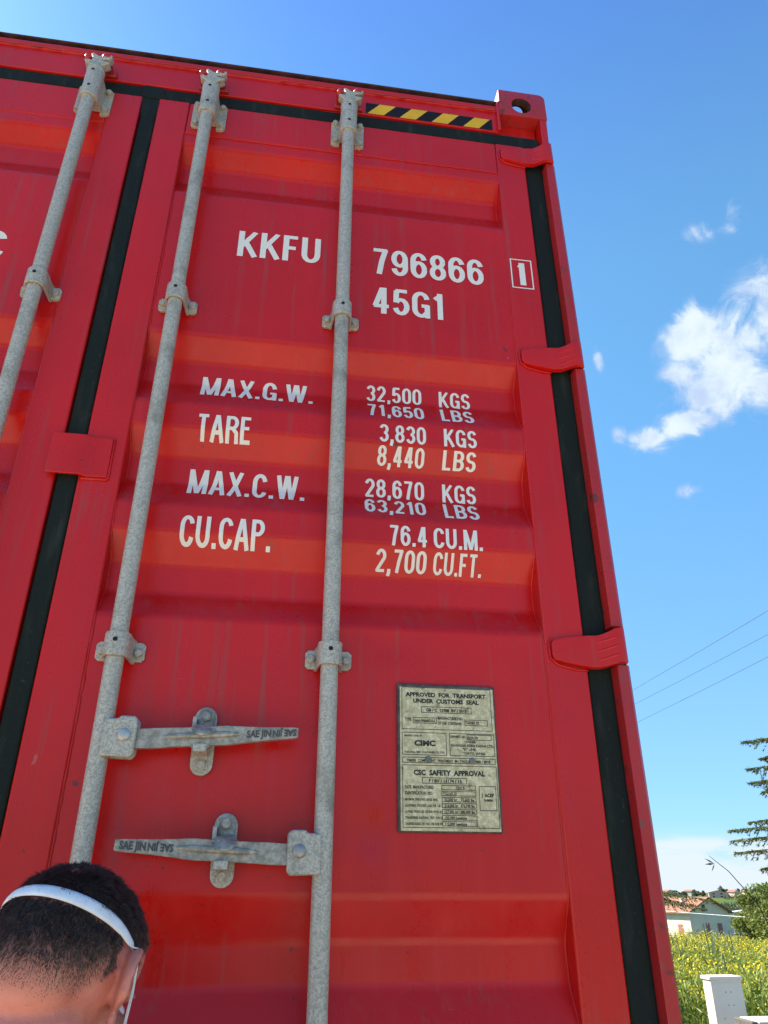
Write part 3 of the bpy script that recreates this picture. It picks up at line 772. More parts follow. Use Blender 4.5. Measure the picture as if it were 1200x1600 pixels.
# plate coordinates measured on the photograph: u across 0..1, v down 0..1
def pu(u): return px0 + PWd * u
def pv(v): return pz1 - PHt * v
def ptext(s_, u, v, h, wu=None, al='L', bold=.03, mi=0): font_text(ik, s_, pu(u), pv(v), PHt * h, pY, width=PWd * wu if wu else None, align=al, bold=bold, mi=mi)
def prect(u0, u1, v0, v1, lw=.0011, mi=0):
    a, b_, c_, d_ = pu(u0), pu(u1), pv(v1), pv(v0)
    for (p, q, r_, s_) in ((a, b_, c_, c_ + lw), (a, b_, d_ - lw, d_), (a, a + lw, c_ + lw, d_ - lw), (b_ - lw, b_, c_ + lw, d_ - lw)):
        ik.add([(p, pY, r_), (q, pY, r_), (q, pY, s_), (p, pY, s_)], [(0, 1, 2, 3)], mi)
prect(.045, .955, .025, .325); prect(.045, .485, .345, .500); prect(.515, .965, .345, .500); prect(.045, .965, .514, .553); prect(.045, .972, .566, .970)
ptext('APPROVED  FOR  TRANSPORT', .085, .092, .030, .82, bold=.045); ptext('UNDER  CUSTOMS  SEAL', .16, .137, .030, .67, bold=.045)
prect(.24, .75, .162, .207); ptext('GB / C  12988  BV / 2015', .29, .197, .022, .41, bold=.04)
ptext('TYPE', .075, .268, .024, .065); prect(.155, .395, .240, .282); ptext('1AAA-094A45G1G.2', .17, .272, .019, .21, bold=.045)
ptext("MANUFACTURER'S NO.", .405, .252, .021, .255); ptext('OF  THE  CONTAINER', .405, .288, .021, .24); prect(.675, .91, .247, .289); ptext('TCGC05C', .683, .278, .020, .10, bold=.045); ptext('E2', .795, .278, .020, .026, bold=.045)
ptext('MANUFACTURED BY:', .07, .375, .013, .175); ptext('CIMC', .165, .436, .037, .21, bold=.05); ptext('TAICANG CIMC CONTAINER CO., LTD.', .072, .487, .014, .395)
ptext("OWNER'S  NO.", .525, .377, .018, .155); prect(.69, .94, .352, .390); ptext('KKFU 79', .70, .383, .018, .10, bold=.045)
ptext('OWNER', .665, .411, .018, .115); ptext('KAWASAKI KISEN KAISHA LTD.,', .53, .437, .018, .43); ptext('"K" LINE', .645, .463, .018, .13); ptext('TOKYO, JAPAN', .645, .490, .018, .22)
ptext('TIMBER  COMPONENT  TREATMENT  IM / TAILEUM', .09, .545, .018, .63); ptext('400 / 2015', .765, .545, .019, .15, bold=.045)
ptext('CSC  SAFETY  APPROVAL', .155, .632, .034, .70, bold=.045); prect(.235, .67, .648, .688); ptext('F / BV / 13174 / 15', .30, .680, .022, .32, bold=.04)
for i, (s_, val) in enumerate([('DATE  MANUFACTURED', '/2015'), ('IDENTIFICATION  NO.', 'TCGC05C E2'), ('MAXIMUM  OPERATING  GROSS  MASS', '32,500 kg    71,650 lbs'), ('ALLOWABLE  STACKING  LOAD  FOR  1.8g', '216,000 kg   476,190 lbs'),
                               ('ALLOWABLE  STACKING  LOAD  ONE  DOOR  OFF  FOR  1.8g', '127,000 kg   280,000 lbs'), ('TRANSVERSE  RACKING  TEST  FORCE', '150,000 newtons'), ('TRANSVERSE  RACKING  TEST  FORCE  ONE  DOOR  OFF', '112,000 newtons')]):
    v = .722 + i * .0385
    ptext(s_, .07, v, .021 if i < 2 else .016, [.275, .265, .31, .335, .345, .35, .35][i]); prect(.42, .755, v - .026, v + .006)
    ptext(val, [.56, .435, .445, .445, .445, .445, .445][i], v, .019, [.085, .13, .29, .29, .29, .21, .21][i])
prect(.785, .952, .698, .858); ptext('J  ACEP', .805, .768, .022, .125, bold=.045); ptext('Yn/8404', .825, .798, .016, .09, bold=.045)
pi = ik.build('plate_lettering', [M['ink'], M['ink_pale']], plate, smooth=0); pi['label'] = 'black printed lettering and ruled boxes'
rvm = plain('grey_rivet', (.22, .21, .17), .55, .3)
for (u, v) in ((.30, .528), (.735, .532)):
    rv = MB(); rv.prism([(pu(u) + .0062 * math.cos(R(a)), pv(v) + .0062 * math.sin(R(a))) for a in range(0, 360, 24)], 'y', -.0075, -.004)
    rv.build('rivet', rvm, plate, bevel=.001)

# ------------------------------------------------------------------ trailer that carries the box
tr = empty('semi_trailer', (0, 0, 0), 'black skeletal trailer with three axles under the red container', 'trailer')
blk = plain('black_chassis_paint', (.02, .02, .022), .5); tyre_m = plain('tyre_rubber', (.018, .018, .018), .85); rim_m = plain('steel_rim', (.30, .30, .29), .45, .4)
for sgn in (1, -1):
    g = MB(); x = sgn * .48
    g.box(x - .07, x + .07, .3, 12.1, 1.125, 1.1495); g.box(x - .008, x + .008, .3, 12.1, .80, 1.125); g.box(x - .07, x + .07, .3, 12.1, .775, .80); g.build('chassis_rail', blk, tr, smooth=0)
for y in (.05, 3.2, 6.2, 9.2, 12.0):
    MB().box(-1.19, 1.19, y, y + .14, .98, 1.1235 if 0 else 1.149).build('cross_member', blk, tr, bevel=.005)
for y in (1.9, 3.25, 4.6):
    g = MB(); g.tube([(-1.0, y, .50), (1.0, y, .50)], .065, 12); g.box(-.55, -.42, y - .06, y + .06, .5, .78); g.box(.42, .55, y - .06, y + .06, .5, .78); g.build('axle', blk, tr)
    for sgn in (1, -1):
        g = MB(); ring = [(.28, -.16), (.28, -.175), (.44, -.19), (.49, -.165), (.50, -.12), (.50, .12), (.49, .165), (.44, .19), (.28, .175), (.28, .16)]
        n = 36; vs = [(sgn * (1.02) + a, y + r_ * math.cos(2 * math.pi * k / n), .513 + r_ * math.sin(2 * math.pi * k / n)) for k in range(n) for r_, a in ring]
        m_ = len(ring); g.add(vs, [(k * m_ + i, ((k + 1) % n) * m_ + i, ((k + 1) % n) * m_ + (i + 1) % m_, k * m_ + (i + 1) % m_) for k in range(n) for i in range(m_)])
        wh = g.build('wheel', tyre_m, tr)
        g = MB(); g.tube([(sgn * .9, y, .513), (sgn * 1.12, y, .513), (sgn * 1.13, y, .513), (sgn * 1.19, y, .513)], [.279, .279, .13, .10], 28); g.build('rim', rim_m, wh)
for sgn in (1, -1):
    g = MB(); g.box(sgn * .48 - .06, sgn * .48 + .06, 9.9, 10.02, .06, .78); g.box(sgn * .48 - .14, sgn * .48 + .14, 9.82, 10.1, .016, .06); g.build('landing_leg', blk, tr, bevel=.004)
g = MB(); g.box(-1.15, 1.15, .28, .38, .48, .62); g.box(-.54, -.42, .30, .36, .62, .80); g.box(.42, .54, .30, .36, .62, .80); bp = g.build('bumper', blk, tr, bevel=.006)
for sgn in (1, -1): MB().box(min(sgn * .7, sgn * 1.1), max(sgn * .7, sgn * 1.1), .262, .2795, .5, .6).build('tail_lamp', plain('red_lens', (.35, .01, .01), .2), bp, bevel=.006)
# ------------------------------------------------------------------ the man in front of the doors
HC = Vector((.251, -.420, 1.613))                       # point between his ears
PX, PY = .243, -.47
person = empty('person', (PX, PY, 0.012), 'man with cropped dark hair and a white strap round his head facing the red doors', 'person')
HR = Euler((R(-17), R(2), R(-22))).to_matrix()            # nodding forward
HO = HC - Vector((PX, PY, .012))
def hl(x, y, z): return HO + HR @ Vector((x, y, z))
hm = MB()
def he(c, r, rot=None): hm.ell(hl(*c), r, HR @ (rot or Matrix.Identity(3)), 24, 16)
he((0, -.010, .043), (.0800, .099, .090)); he((0, -.055, .028), (.066, .056, .070)); he((0, .030, .050), (.072, .068, .072))
he((0, .040, -.030), (.058, .056, .075)); he((0, .060, -.088), (.040, .038, .032)); he((0, .045, -.080), (.054, .042, .034))
he((.036, .066, -.022), (.027, .026, .024)); he((-.036, .066, -.022), (.027, .026, .024)); he((0, .082, .020), (.052, .018, .014))
he((0, .106, -.030), (.0125, .018, .019)); he((0, .098, -.010), (.009, .014, .026)); he((.013, .101, -.036), (.008, .010, .009)); he((-.013, .101, -.036), (.008, .010, .009))
he((0, .098, -.066), (.023, .009, .006)); he((0, .096, -.077), (.020, .010, .007))
for sg in (1, -1):                                     # ears: a shell with a rolled rim
    er = Matrix.Rotation(R(30 * sg), 3, 'Z') @ Matrix.Rotation(R(-8), 3, 'X')
    he((sg * .0860, -.012, .018), (.0044, .0175, .032), er)
    he((sg * .0770, .002, .010), (.0100, .010, .020), er)
    pts = []
    for a in range(-60, 215, 18):
        q = Vector((sg * (.0045 + .0035 * math.sin(R(max(0, a)))), -.0185 * math.cos(R(a)) * (1 if a < 90 else .75), .0285 * math.sin(R(a)) + .004))
        p = Vector((sg * .0865, -.011, .016)) + er @ q; pts.append(hl(*p))
    hm.tube(pts, [.0046 if 0 < i < len(pts) - 1 else .0032 for i in range(len(pts))], 8)
    he((sg * .0790, -.002, -.018), (.0058, .009, .010), er)
def limb(mb, pts, radii, seg=20):
    P = [Vector(p) for p in pts]; Q = []; rr = []
    for i in range(len(P) - 1):
        for k in range(5):
            t_ = k / 5; Q.append(P[i].lerp(P[i + 1], t_)); rr.append(radii[i] * (1 - t_) + radii[i + 1] * t_)
    Q.append(P[-1]); rr.append(radii[-1]); mb.tube(Q, rr, seg)
    for p, r in zip(P, radii): mb.ell(p, (r, r, r), None, 16, 10)
NECKTOP = hl(0, -.022, -.035)
SH = 1.415                                             # shoulder height
def torso(mb, g):
    limb(mb, [NECKTOP, hl(0, -.032, -.085), (0, -.030, 1.47)], [.060 + g, .059 + g, .066 + g])
    limb(mb, [(0, -.030, 1.48), (.07, -.030, 1.455), (.165, -.02, 1.40)], [.058 + g, .058 + g, .062 + g]); limb(mb, [(0, -.030, 1.48), (-.07, -.030, 1.455), (-.165, -.02, 1.40)], [.058 + g, .058 + g, .062 + g])
    for z, rx, ry, y in ((1.38, .165, .105, -.01), (1.27, .168, .115, .0), (1.15, .155, .110, .0), (1.03, .150, .112, .01), (.94, .165, .120, 0)):
        mb.ell((0, y, z), (rx + g, ry + g, .13), None, 28, 16)
ELB = {1: (.245, .03, 1.115), -1: (-.245, .03, 1.115)}; WR = {1: (.175, .225, 1.02), -1: (-.175, .225, 1.02)}
def arm(mb, sg, g, upto=1):
    limb(mb, [(sg * .175, -.02, 1.395), (sg * .215, 0, 1.25), ELB[sg]], [.058 + g, .049 + g, .042 + g])
    if upto: limb(mb, [ELB[sg], (sg * .215, .12, 1.07), WR[sg]], [.042 + g, .040 + g, .027 + g])
def leg(mb, sg, g):
    limb(mb, [(sg * .085, 0, .90), (sg * .10, .01, .68), (sg * .105, .005, .49), (sg * .108, -.02, .33), (sg * .110, -.02, .09)], [.090 + g, .076 + g, .056 + g, .055 + g, .038 + g])
torso(hm, 0)
for sg in (1, -1):
    arm(hm, sg, 0); leg(hm, sg, 0)
    w0 = Vector(WR[sg]); fd = Vector((-sg * .15, .9, -.35)).normalized(); sdv = fd.cross(Vector((0, 0, 1))).normalized() * (-sg); up = sdv.cross(fd) * (-sg)
    pc = w0 + fd * .055
    limb(hm, [w0, w0 + fd * .03, w0 + fd * .085], [.025, .027, .026], 14); hm.ell(pc + sdv * .012, (.022, .045, .016), None); hm.ell(pc - sdv * .014, (.022, .045, .016), None)
    for k, (off, ln) in enumerate(((-.030, .066), (-.010, .075), (.010, .070), (.029, .055))):
        b0 = w0 + fd * .085 - sdv * off; d1 = (fd * .9 - up * .35).normalized(); d2 = (fd * .45 - up * .9).normalized()
        limb(hm, [b0, b0 + d1 * ln * .45, b0 + d1 * ln * .45 + d2 * ln * .32, b0 + d1 * ln * .45 + d2 * ln * .32 + (d2 * .8 - fd * .4).normalized() * ln * .23], [.0092, .0085, .0078, .0068], 10)
    t0 = w0 + fd * .03 + sdv * .022; td = (fd * .75 + sdv * .65 - up * .2).normalized()
    limb(hm, [t0, t0 + td * .032, t0 + td * .055 + fd * .008], [.0125, .0105, .0085], 10)
    limb(hm, [(sg * .110, -.03, .05), (sg * .115, .06, .035), (sg * .12, .15, .026)], [.036, .034, .024])

def remeshed(mb, name, mats, voxel, parent, sm=6, fac=.5):
    ob = mb.build(name, mats, None, smooth=0, recalc=False)
    rm = ob.modifiers.new('remesh', 'REMESH'); rm.mode = 'VOXEL'; rm.voxel_size = voxel
    s_ = ob.modifiers.new('smooth', 'SMOOTH'); s_.iterations = sm; s_.factor = fac
    me = baked(ob); bpy.data.objects.remove(ob); me.name = name
    me.materials.clear()
    return finish(name, me, mats, parent, 0, 180)

HAIRLINE = ([0, 30, 50, 66, 82, 95, 108, 122, 150, 180], [-.020, -.020, -.016, .002, .028, .022, -.010, .050, .078, .086])
def hair_cover(p):
    """0..1 hair cover at a point of the head (head space)"""
    ph = abs(math.degrees(math.atan2(p.x, -(p.y + .01)))); line = float(np.interp(ph, *HAIRLINE))
    soft = .048 if ph < 70 else .010
    c_ = min(1, max(0, (p.z - line) / soft))
    if p.z < line and p.y < .03 and ph > 80: return 0.
    if p.z < line and ph > 92: c_ = max(c_, .35 if p.z > -.12 and p.y > .035 and p.z < .0 else 0)
    return c_

m, t, b = material('skin'); o = t.obj()
c = t.mix(t.ramp(t.noise(o, 22, 4), .3, .7), (.62, .185, .125, 1), (.70, .24, .165, 1))
c = t.mix(t.ramp(t.noise(o, 160, 3), .62, .75, 0, .35), c, (.36, .085, .055, 1))
at_ = t.new('ShaderNodeAttribute', attribute_name='hair_cover')
c = t.mix(t.math('MULTIPLY', t.ramp(at_.outputs['Fac'], .0, .3), t.ramp(t.noise(o, 800, 2), .56, .62, 0, .40)), c, (.08, .045, .034, 1))
c = t.mix(t.math('MULTIPLY', t.math('POWER', at_.outputs['Fac'], .8), .78), c, (.105, .056, .040, 1))
t.put(b.inputs['Base Color'], c); b.inputs['Roughness'].default_value = .48
b.inputs['Subsurface Weight'].default_value = .12; b.inputs['Subsurface Radius'].default_value = (.012, .004, .002); b.inputs['Subsurface Scale'].default_value = .5
bump(t, b, t.math('ADD', t.noise(o, 480, 3), t.noise(o, 110, 3)), .45, .0014); M['skin'] = m
body = remeshed(hm, 'body', M['skin'], .0034, person, 5)
ca = body.data.attributes.new('hair_cover', 'FLOAT', 'POINT')
HRI = HR.transposed(); vals = []
for v in body.data.vertices:
    q = HRI @ (v.co - HO)
    e_ear = abs(q.x) > .0775 and -.05 < q.z < .068 and -.045 < q.y < .03
    vals.append(hair_cover(q) if q.z > -.14 and not e_ear else 0.)
ca.data.foreach_set('value', vals)
polys = body.data.polygons
# the white strap, laid on the head from ear to ear over the back
bvh = BVHTree.FromPolygons([v.co for v in body.data.vertices], [tuple(p.vertices) for p in polys])
sb = MB(); be = R(27); NS = 60; rows = []
for i in range(NS + 1):
    a_ = R(-89 + 178 * i / NS); wd_ = .0070 * (1 - .40 * abs(2 * i / NS - 1) ** 3)
    row = []
    for k in (-1, -.5, 0, .5, 1):
        bb_ = be + k * wd_ / .105 + R(1.5)
        dr = Vector((math.sin(a_) * .98, -math.cos(a_) * math.cos(bb_), math.cos(a_) * math.sin(bb_) + .24 * abs(math.sin(a_)) ** 2 + k * wd_ / .085 * abs(math.sin(a_)) ** 2))
        org = hl(0, -.008, .030); hit = bvh.ray_cast(org, HR @ dr.normalized())
        pt = org + (HR @ dr.normalized()) * .083
        if hit[0] is not None:                 # outermost crossing
            pos = hit[0]
            while True:
                h2 = bvh.ray_cast(pos + (HR @ dr.normalized()) * .001, HR @ dr.normalized())
                if h2[0] is None or (h2[0] - org).length > .118: break
                pos = h2[0]
            pt = pos
        row.append(pt + (HR @ dr.normalized()) * (.0042 + .0012 * (1 - k * k)))
    rows.append(row)
for r_ in range(3):                              # relax the path so that it lies taut
    rows = [[(rows[max(i - 1, 0)][k] + rows[i][k] * 2 + rows[min(i + 1, NS)][k]) / 4 for k in range(5)] for i in range(NS + 1)]
for row in rows: sb.v += [tuple(p) for p in row]
for i in range(NS):
    for k in range(4): sb.f.append((i * 5 + k, i * 5 + k + 1, i * 5 + 6 + k, i * 5 + 5 + k)); sb.m.append(0)
cloth_w = plain('white_strap_cloth', (.80, .80, .80), .75, var=.06, scale=60, bmp=.25, bscale=500, bdist=.0006)
strap = sb.build('head_strap', cloth_w, person, smooth=180); sd_ = strap.modifiers.new('thick', 'SOLIDIFY'); sd_.thickness = .0014; sd_.offset = 0
# cropped hair: short tapered blades rooted on the scalp
hb = MB(); polys = body.data.polygons
from mathutils.kdtree import KDTree
from mathutils import noise as mnoise
kd = KDTree(len(rows))
for i_, r_ in enumerate(rows): kd.insert(r_[2], i_)
kd.balance()
cand = []
for p in polys:
    q = HRI @ (p.center - HO)
    if q.z < -.10: continue
    if abs(q.x) > .0775 and -.05 < q.z < .066 and -.05 < q.y < .022: continue
    c_ = hair_cover(q)
    if c_ > .02 and kd.find(p.center)[2] > .0078: cand.append((p, q, c_))
whorl = Vector((.01, -.06, .11))
for p, q, c_ in cand:
    n_ = p.normal
    vs_ = [body.data.vertices[i].co for i in p.vertices]
    back = q.y < .03
    num = (4.6 + 6 * min(1, max(0, (q.z - .03) / .06)) if back else 4) * (c_ ** 1.5 if q.z < .03 else c_)
    num = int(num) + (random.random() < num % 1)
    for _ in range(num):
        a_, b_ = random.random(), random.random()
        pt = vs_[0].lerp(vs_[1], a_).lerp(vs_[3 % len(vs_)].lerp(vs_[2], a_), b_)
        fl = (q - whorl); fl = HR @ fl; fl = fl - n_ * fl.dot(n_)
        if fl.length > 1e-4: fl.normalize()
        jit = Vector((random.gauss(0, 1), random.gauss(0, 1), random.gauss(0, 1))) * .20 + mnoise.noise_vector(pt * 85) * .50
        up_ = .24 if q.z > .05 else .26
        dr = (n_ * up_ + fl * .75 + jit).normalized()
        if dr.dot(n_) < .08: dr = (dr + n_ * .25).normalized()
        ln = (.0055 + .0055 * min(1, max(0, (q.z + .02) / .09))) * random.uniform(.7, 1.25) * (.35 + .65 * c_)
        sdv = dr.cross(n_); sdv = sdv.normalized() * random.uniform(.00024, .00042) if sdv.length > 1e-5 else Vector((.0004, 0, 0))
        mid = pt + dr * ln * .55; tip = pt + (dr + fl * .35).normalized() * ln
        hb.add([pt - sdv - n_ * .0006, pt + sdv - n_ * .0006, mid + sdv * .8, mid - sdv * .8, tip], [(0, 1, 2, 3), (3, 2, 4)])
m, t, b = material('dark_hair'); o = t.obj()
sx_ = t.new('ShaderNodeSeparateXYZ'); t.put(sx_.inputs[0], o)
lowr = t.ramp(sx_.outputs[2], HO.z + .075, HO.z - .01)
c = t.mix(t.ramp(t.noise(o, 190, 3, .8), .35, .68), t.mix(lowr, (.020, .014, .012, 1), (.085, .050, .036, 1)), t.mix(lowr, (.080, .052, .040, 1), (.420, .255, .180, 1)))
t.put(b.inputs['Base Color'], c); b.inputs['Roughness'].default_value = .6; b.inputs['Specular IOR Level'].default_value = .2; M['hair'] = m
hair = hb.build('hair', M['hair'], person, smooth=0, recalc=False)
# the mask it belongs to, with two thin loops running from the ears
mk = MB()
nu, nv = 22, 12
for j in range(nv + 1):
    for i in range(nu + 1):
        a_ = R(-42 + 84 * i / nu); z = -.112 + .105 * j / nv
        k = math.cos((z + .06) / .085 * 1.1)
        mk.v.append(tuple(hl(.070 * math.sin(a_), .036 + .082 * max(.05, math.cos(a_)) * k + .004 * math.cos(a_ * 3), z)))
for j in range(nv):
    for i in range(nu): mk.f.append((j * (nu + 1) + i, j * (nu + 1) + i + 1, (j + 1) * (nu + 1) + i + 1, (j + 1) * (nu + 1) + i)); mk.m.append(0)
mask = mk.build('face_mask', cloth_w, person, smooth=180); s2 = mask.modifiers.new('thick', 'SOLIDIFY'); s2.thickness = .0018
for sg in (1, -1):
    lp = MB()
    for dy, dz in ((0, 0), (.004, -.006)):
        lp.tube([hl(sg * .0815, -.008 + dy, .050), hl(sg * .0830, .008 + dy, .044), hl(sg * .0815, .020 + dy, .018 + dz), hl(sg * .0765, .032 + dy, -.014 + dz), hl(sg * .0685, .052 + dy, -.036 + dz), hl(sg * .0590, .076, -.045 + dz * 2)], .0009, 7)
    lp.build('ear_loop', cloth_w, mask, smooth=80)
for sg in (1, -1):
    e = MB(); e.ell(hl(sg * .031, .083, .001), (.0115, .0105, .0105)); ey = e.build('eye', plain('eye_white', (.7, .7, .68), .2), person, smooth=180)
    e = MB(); e.ell(hl(sg * .031, .0925, .001), (.0048, .0018, .0048)); e.build('iris', plain('dark_iris', (.02, .012, .008), .15), ey, smooth=180)
    e = MB(); e.tube([hl(sg * .014, .100, .020), hl(sg * .030, .100, .025), hl(sg * .050, .085, .019)], [.003, .004, .002], 8); e.build('eyebrow', M['hair'], person)
# clothes
sh = MB()
for z, rx, ry, y in ((1.385, .170, .110, -.01), (1.27, .178, .124, .0), (1.15, .170, .122, .0), (1.03, .170, .126, .01), (.93, .178, .130, 0)): sh.ell((0, y, z), (rx, ry, .13), None, 28, 16)
for sg in (1, -1):
    limb(sh, [(0, -.030, 1.462), (sg * .07, -.030, 1.448), (sg * .165, -.02, 1.40)], [.064, .066, .070]); limb(sh, [(sg * .175, -.02, 1.395), (sg * .218, 0, 1.25), (sg * .235, .015, 1.18)], [.070, .064, .062])
shirt = remeshed(sh, 'shirt', plain('navy_cotton', (.022, .03, .055), .9, var=.2, scale=30, bmp=.5, bscale=14, bdist=.01), .008, person, 5)
tr_ = MB()
tr_.ell((0, 0, .93), (.176, .128, .11), None, 28, 16)
for sg in (1, -1): limb(tr_, [(sg * .087, 0, .90), (sg * .10, .01, .68), (sg * .106, .0, .49), (sg * .110, -.015, .30), (sg * .112, -.015, .075)], [.103, .092, .076, .072, .066])
remeshed(tr_, 'trousers', plain('grey_trousers', (.06, .06, .065), .9, var=.2, scale=20, bmp=.5, bscale=12, bdist=.01), .009, person, 5)
for sg in (1, -1):
    s_ = MB(); limb(s_, [(sg * .110, -.045, .058), (sg * .115, .06, .055), (sg * .12, .16, .042)], [.046, .044, .036]); s_.ell((sg * .113, -.02, .10), (.044, .05, .05))
    shoe = remeshed(s_, 'shoe', plain('black_shoe_leather', (.02, .02, .02), .45), .007, person, 4)
    so_ = MB(); so_.prism([(sg * .113 + .045 * math.cos(R(a)), .055 + (.145 if math.sin(R(a)) > 0 else .155) * math.sin(R(a))) for a in range(0, 360, 15)], 'z', .0, .022); so_.build('sole', plain('shoe_sole', (.03, .03, .03), .8), shoe, bevel=.004)
# ------------------------------------------------------------------ plants
def leaf_mat(name, c0, c1, sc=3., trans=.35, rough=.55):
    m, t, b = material(name); o = t.obj()
    ge = t.new('ShaderNodeNewGeometry')
    c = t.mix(t.math('ADD', t.math('MULTIPLY', t.noise(o, sc, 4), .6), t.math('MULTIPLY', ge.outputs['Random Per Island'], .45)), (*c0, 1), (*c1, 1))
    t.put(b.inputs['Base Color'], c); b.inputs['Roughness'].default_value = rough; b.inputs['Specular IOR Level'].default_value = .3
    tr = t.new('ShaderNodeBsdfTranslucent'); t.put(tr.inputs['Color'], c); mx = t.new('ShaderNodeMixShader'); mx.inputs[0].default_value = trans
    t.l.new(b.outputs[0], mx.inputs[1]); t.l.new(tr.outputs[0], mx.inputs[2]); t.l.new(mx.outputs[0], t.n['Material Output'].inputs['Surface'])
    return m


def quads_mesh(name, P, A, B, mats, parent=None, mi=None):
    """P centres, A and B half-axes (n,3): leaf-shaped four-sided faces"""
    n = len(P); V = np.empty((n, 4, 3)); V[:, 0] = P - A; V[:, 1] = P + B - A * .1; V[:, 2] = P + A; V[:, 3] = P - B - A * .1
    me = bpy.data.meshes.new(name); me.vertices.add(n * 4); me.vertices.foreach_set('co', V.ravel())
    me.loops.add(n * 4); me.loops.foreach_set('vertex_index', np.arange(n * 4)); me.polygons.add(n)
    me.polygons.foreach_set('loop_start', np.arange(n) * 4)
    if mi is not None: me.polygons.foreach_set('material_index', mi)
    me.update(); me.validate()
    return finish(name, me, mats, parent, 0, 0)


def unit(n):
    v = rng.normal(size=(n, 3)); return v / np.linalg.norm(v, axis=1)[:, None]


M['bark'] = plain('bark', (.09, .065, .045), .9, var=.4, scale=6, bmp=.6, bscale=30, bdist=.02)
M['leaf_olive'] = leaf_mat('olive_green_leaves', (.095, .125, .024), (.21, .24, .05))
M['leaf_light'] = leaf_mat('fresh_green_leaves', (.085, .15, .02), (.17, .235, .04))
M['leaf_dark'] = leaf_mat('dark_green_leaves', (.030, .055, .018), (.065, .10, .03))
M['needle'] = leaf_mat('conifer_needles', (.05, .075, .018), (.17, .19, .045), trans=.3)
M['leaf_far'] = leaf_mat('far_green_leaves', (.05, .075, .035), (.09, .115, .05), sc=.05)


def bushy(name, base, h, wd, n, leaf, lm, label, group=None, trunk=.35, seed=0, cat='tree', clumps=26):
    r0 = np.random.default_rng(seed + 100)
    root = empty(name, base, label, cat, group)
    cl = r0.normal(size=(clumps, 3)); cl /= np.linalg.norm(cl, axis=1)[:, None]; cl *= (r0.random(clumps) ** .45)[:, None]
    cl = cl * [wd * .42, wd * .42, h * (1 - trunk) * .42] + [0, 0, h * (trunk + (1 - trunk) * .5)]
    k = r0.integers(0, clumps, n); u = r0.normal(size=(n, 3)); u /= np.linalg.norm(u, axis=1)[:, None]
    rad = (r0.random(n) ** .4)[:, None] * (wd * .17) * (.7 + .6 * r0.random(clumps))[k][:, None]
    P = cl[k] + u * rad * [1, 1, .8]
    A = r0.normal(size=(n, 3)); A[:, 2] -= .3; A = A / np.linalg.norm(A, axis=1)[:, None]; B = np.cross(A, r0.normal(size=(n, 3))); B /= np.linalg.norm(B, axis=1)[:, None]
    s_ = leaf * (.6 + .8 * r0.random(n))[:, None]
    tb = MB(); tb.tube([(0, 0, -.3), (.02 * wd, 0, h * trunk * .6), (-.02 * wd, .01 * wd, h * .7)], [wd * .045, wd * .035, wd * .012], 9)
    for i in range(min(9, clumps)):
        c_ = cl[i]; z0 = h * trunk * (.5 + .4 * (i % 3) / 2); tb.tube([(0, 0, z0), (c_[0] * .5, c_[1] * .5, (z0 + c_[2]) * .55), tuple(c_)], [wd * .02, wd * .014, wd * .005], 6)
    tb.build('trunk', M['bark'], root)
    quads_mesh('crown', P, A * s_, B * s_ * .45, lm, root)
    return root


# flowering field between the yard and the slope
NF = 23000
az = rng.uniform(20, 42, NF); rr = np.sqrt(rng.uniform(12.6 ** 2, 44 ** 2, NF))
bx_ = CAM.x + rr * np.sin(np.radians(az)); by_ = CAM.y + rr * np.cos(np.radians(az))
keep = ~((bx_ < 5.0) & (by_ < 9.6)) & ~((bx_ > 4.9) & (bx_ < 12) & (np.abs(by_ - 5.9) < 1.0))
bx_, by_ = bx_[keep], by_[keep]; bz_ = np.array([terrain(x, y) for x, y in zip(bx_, by_)]); n = len(bx_)
ht = rng.uniform(.55, 1.0, n) * (.85 + .25 * np.sin(bx_ * .9) * np.cos(by_ * .7))
Ps, As, Bs, Ms = [], [], [], []
def put(P, A, B, mi): Ps.append(P); As.append(A); Bs.append(B); Ms.append(np.full(len(P), mi, dtype=np.int32))
base = np.stack([bx_, by_, bz_], 1)
lean = rng.normal(size=(n, 3)) * .16; lean[:, 2] = 1; lean /= np.linalg.norm(lean, axis=1)[:, None]
side = np.cross(lean, unit(n)); side /= np.linalg.norm(side, axis=1)[:, None]
put(base + lean * (ht * .5)[:, None], lean * (ht * .5)[:, None], side * .008, 0)
for k in range(7):
    f_ = rng.uniform(.15, .92, n); a = unit(n); a[:, 2] = np.abs(a[:, 2]) * .7 + .25; L = rng.uniform(.06, .15, n)
    b2 = np.cross(a, unit(n)); b2 /= np.linalg.norm(b2, axis=1)[:, None]
    put(base + lean * (ht * f_)[:, None] + a * L[:, None] * .8, a * L[:, None], b2 * (L * .13)[:, None], 0 if k % 2 else 1)
patch = (np.sin(bx_ * .55 + by_ * .3) + np.sin(by_ * .8 - bx_ * .25 + 1.3)) * .5 + rng.normal(size=n) * .5
patch += np.clip((rr[keep] - 19) * .10, -.55, .5)
fl = np.where(patch > -.15)[0]
for k in range(6):
    m_ = fl[rng.random(len(fl)) < .72]; q = len(m_)
    off = rng.normal(size=(q, 3)) * [.055, .055, .075]; a = unit(q); b2 = np.cross(a, unit(q)); b2 /= np.linalg.norm(b2, axis=1)[:, None]; s_ = rng.uniform(.012, .025, q)[:, None]
    put(base[m_] + lean[m_] * (ht[m_] * rng.uniform(.88, 1.06, q))[:, None] + off, a * s_, b2 * s_ * .8, 2)
M['stem'] = leaf_mat('meadow_green', (.10, .16, .025), (.23, .285, .06), sc=.8)
M['stem2'] = leaf_mat('meadow_pale_green', (.18, .25, .045), (.30, .34, .10), sc=.8)
M['petal'] = leaf_mat('yellow_petals', (.62, .47, .012), (.75, .60, .03), sc=2, trans=.3)
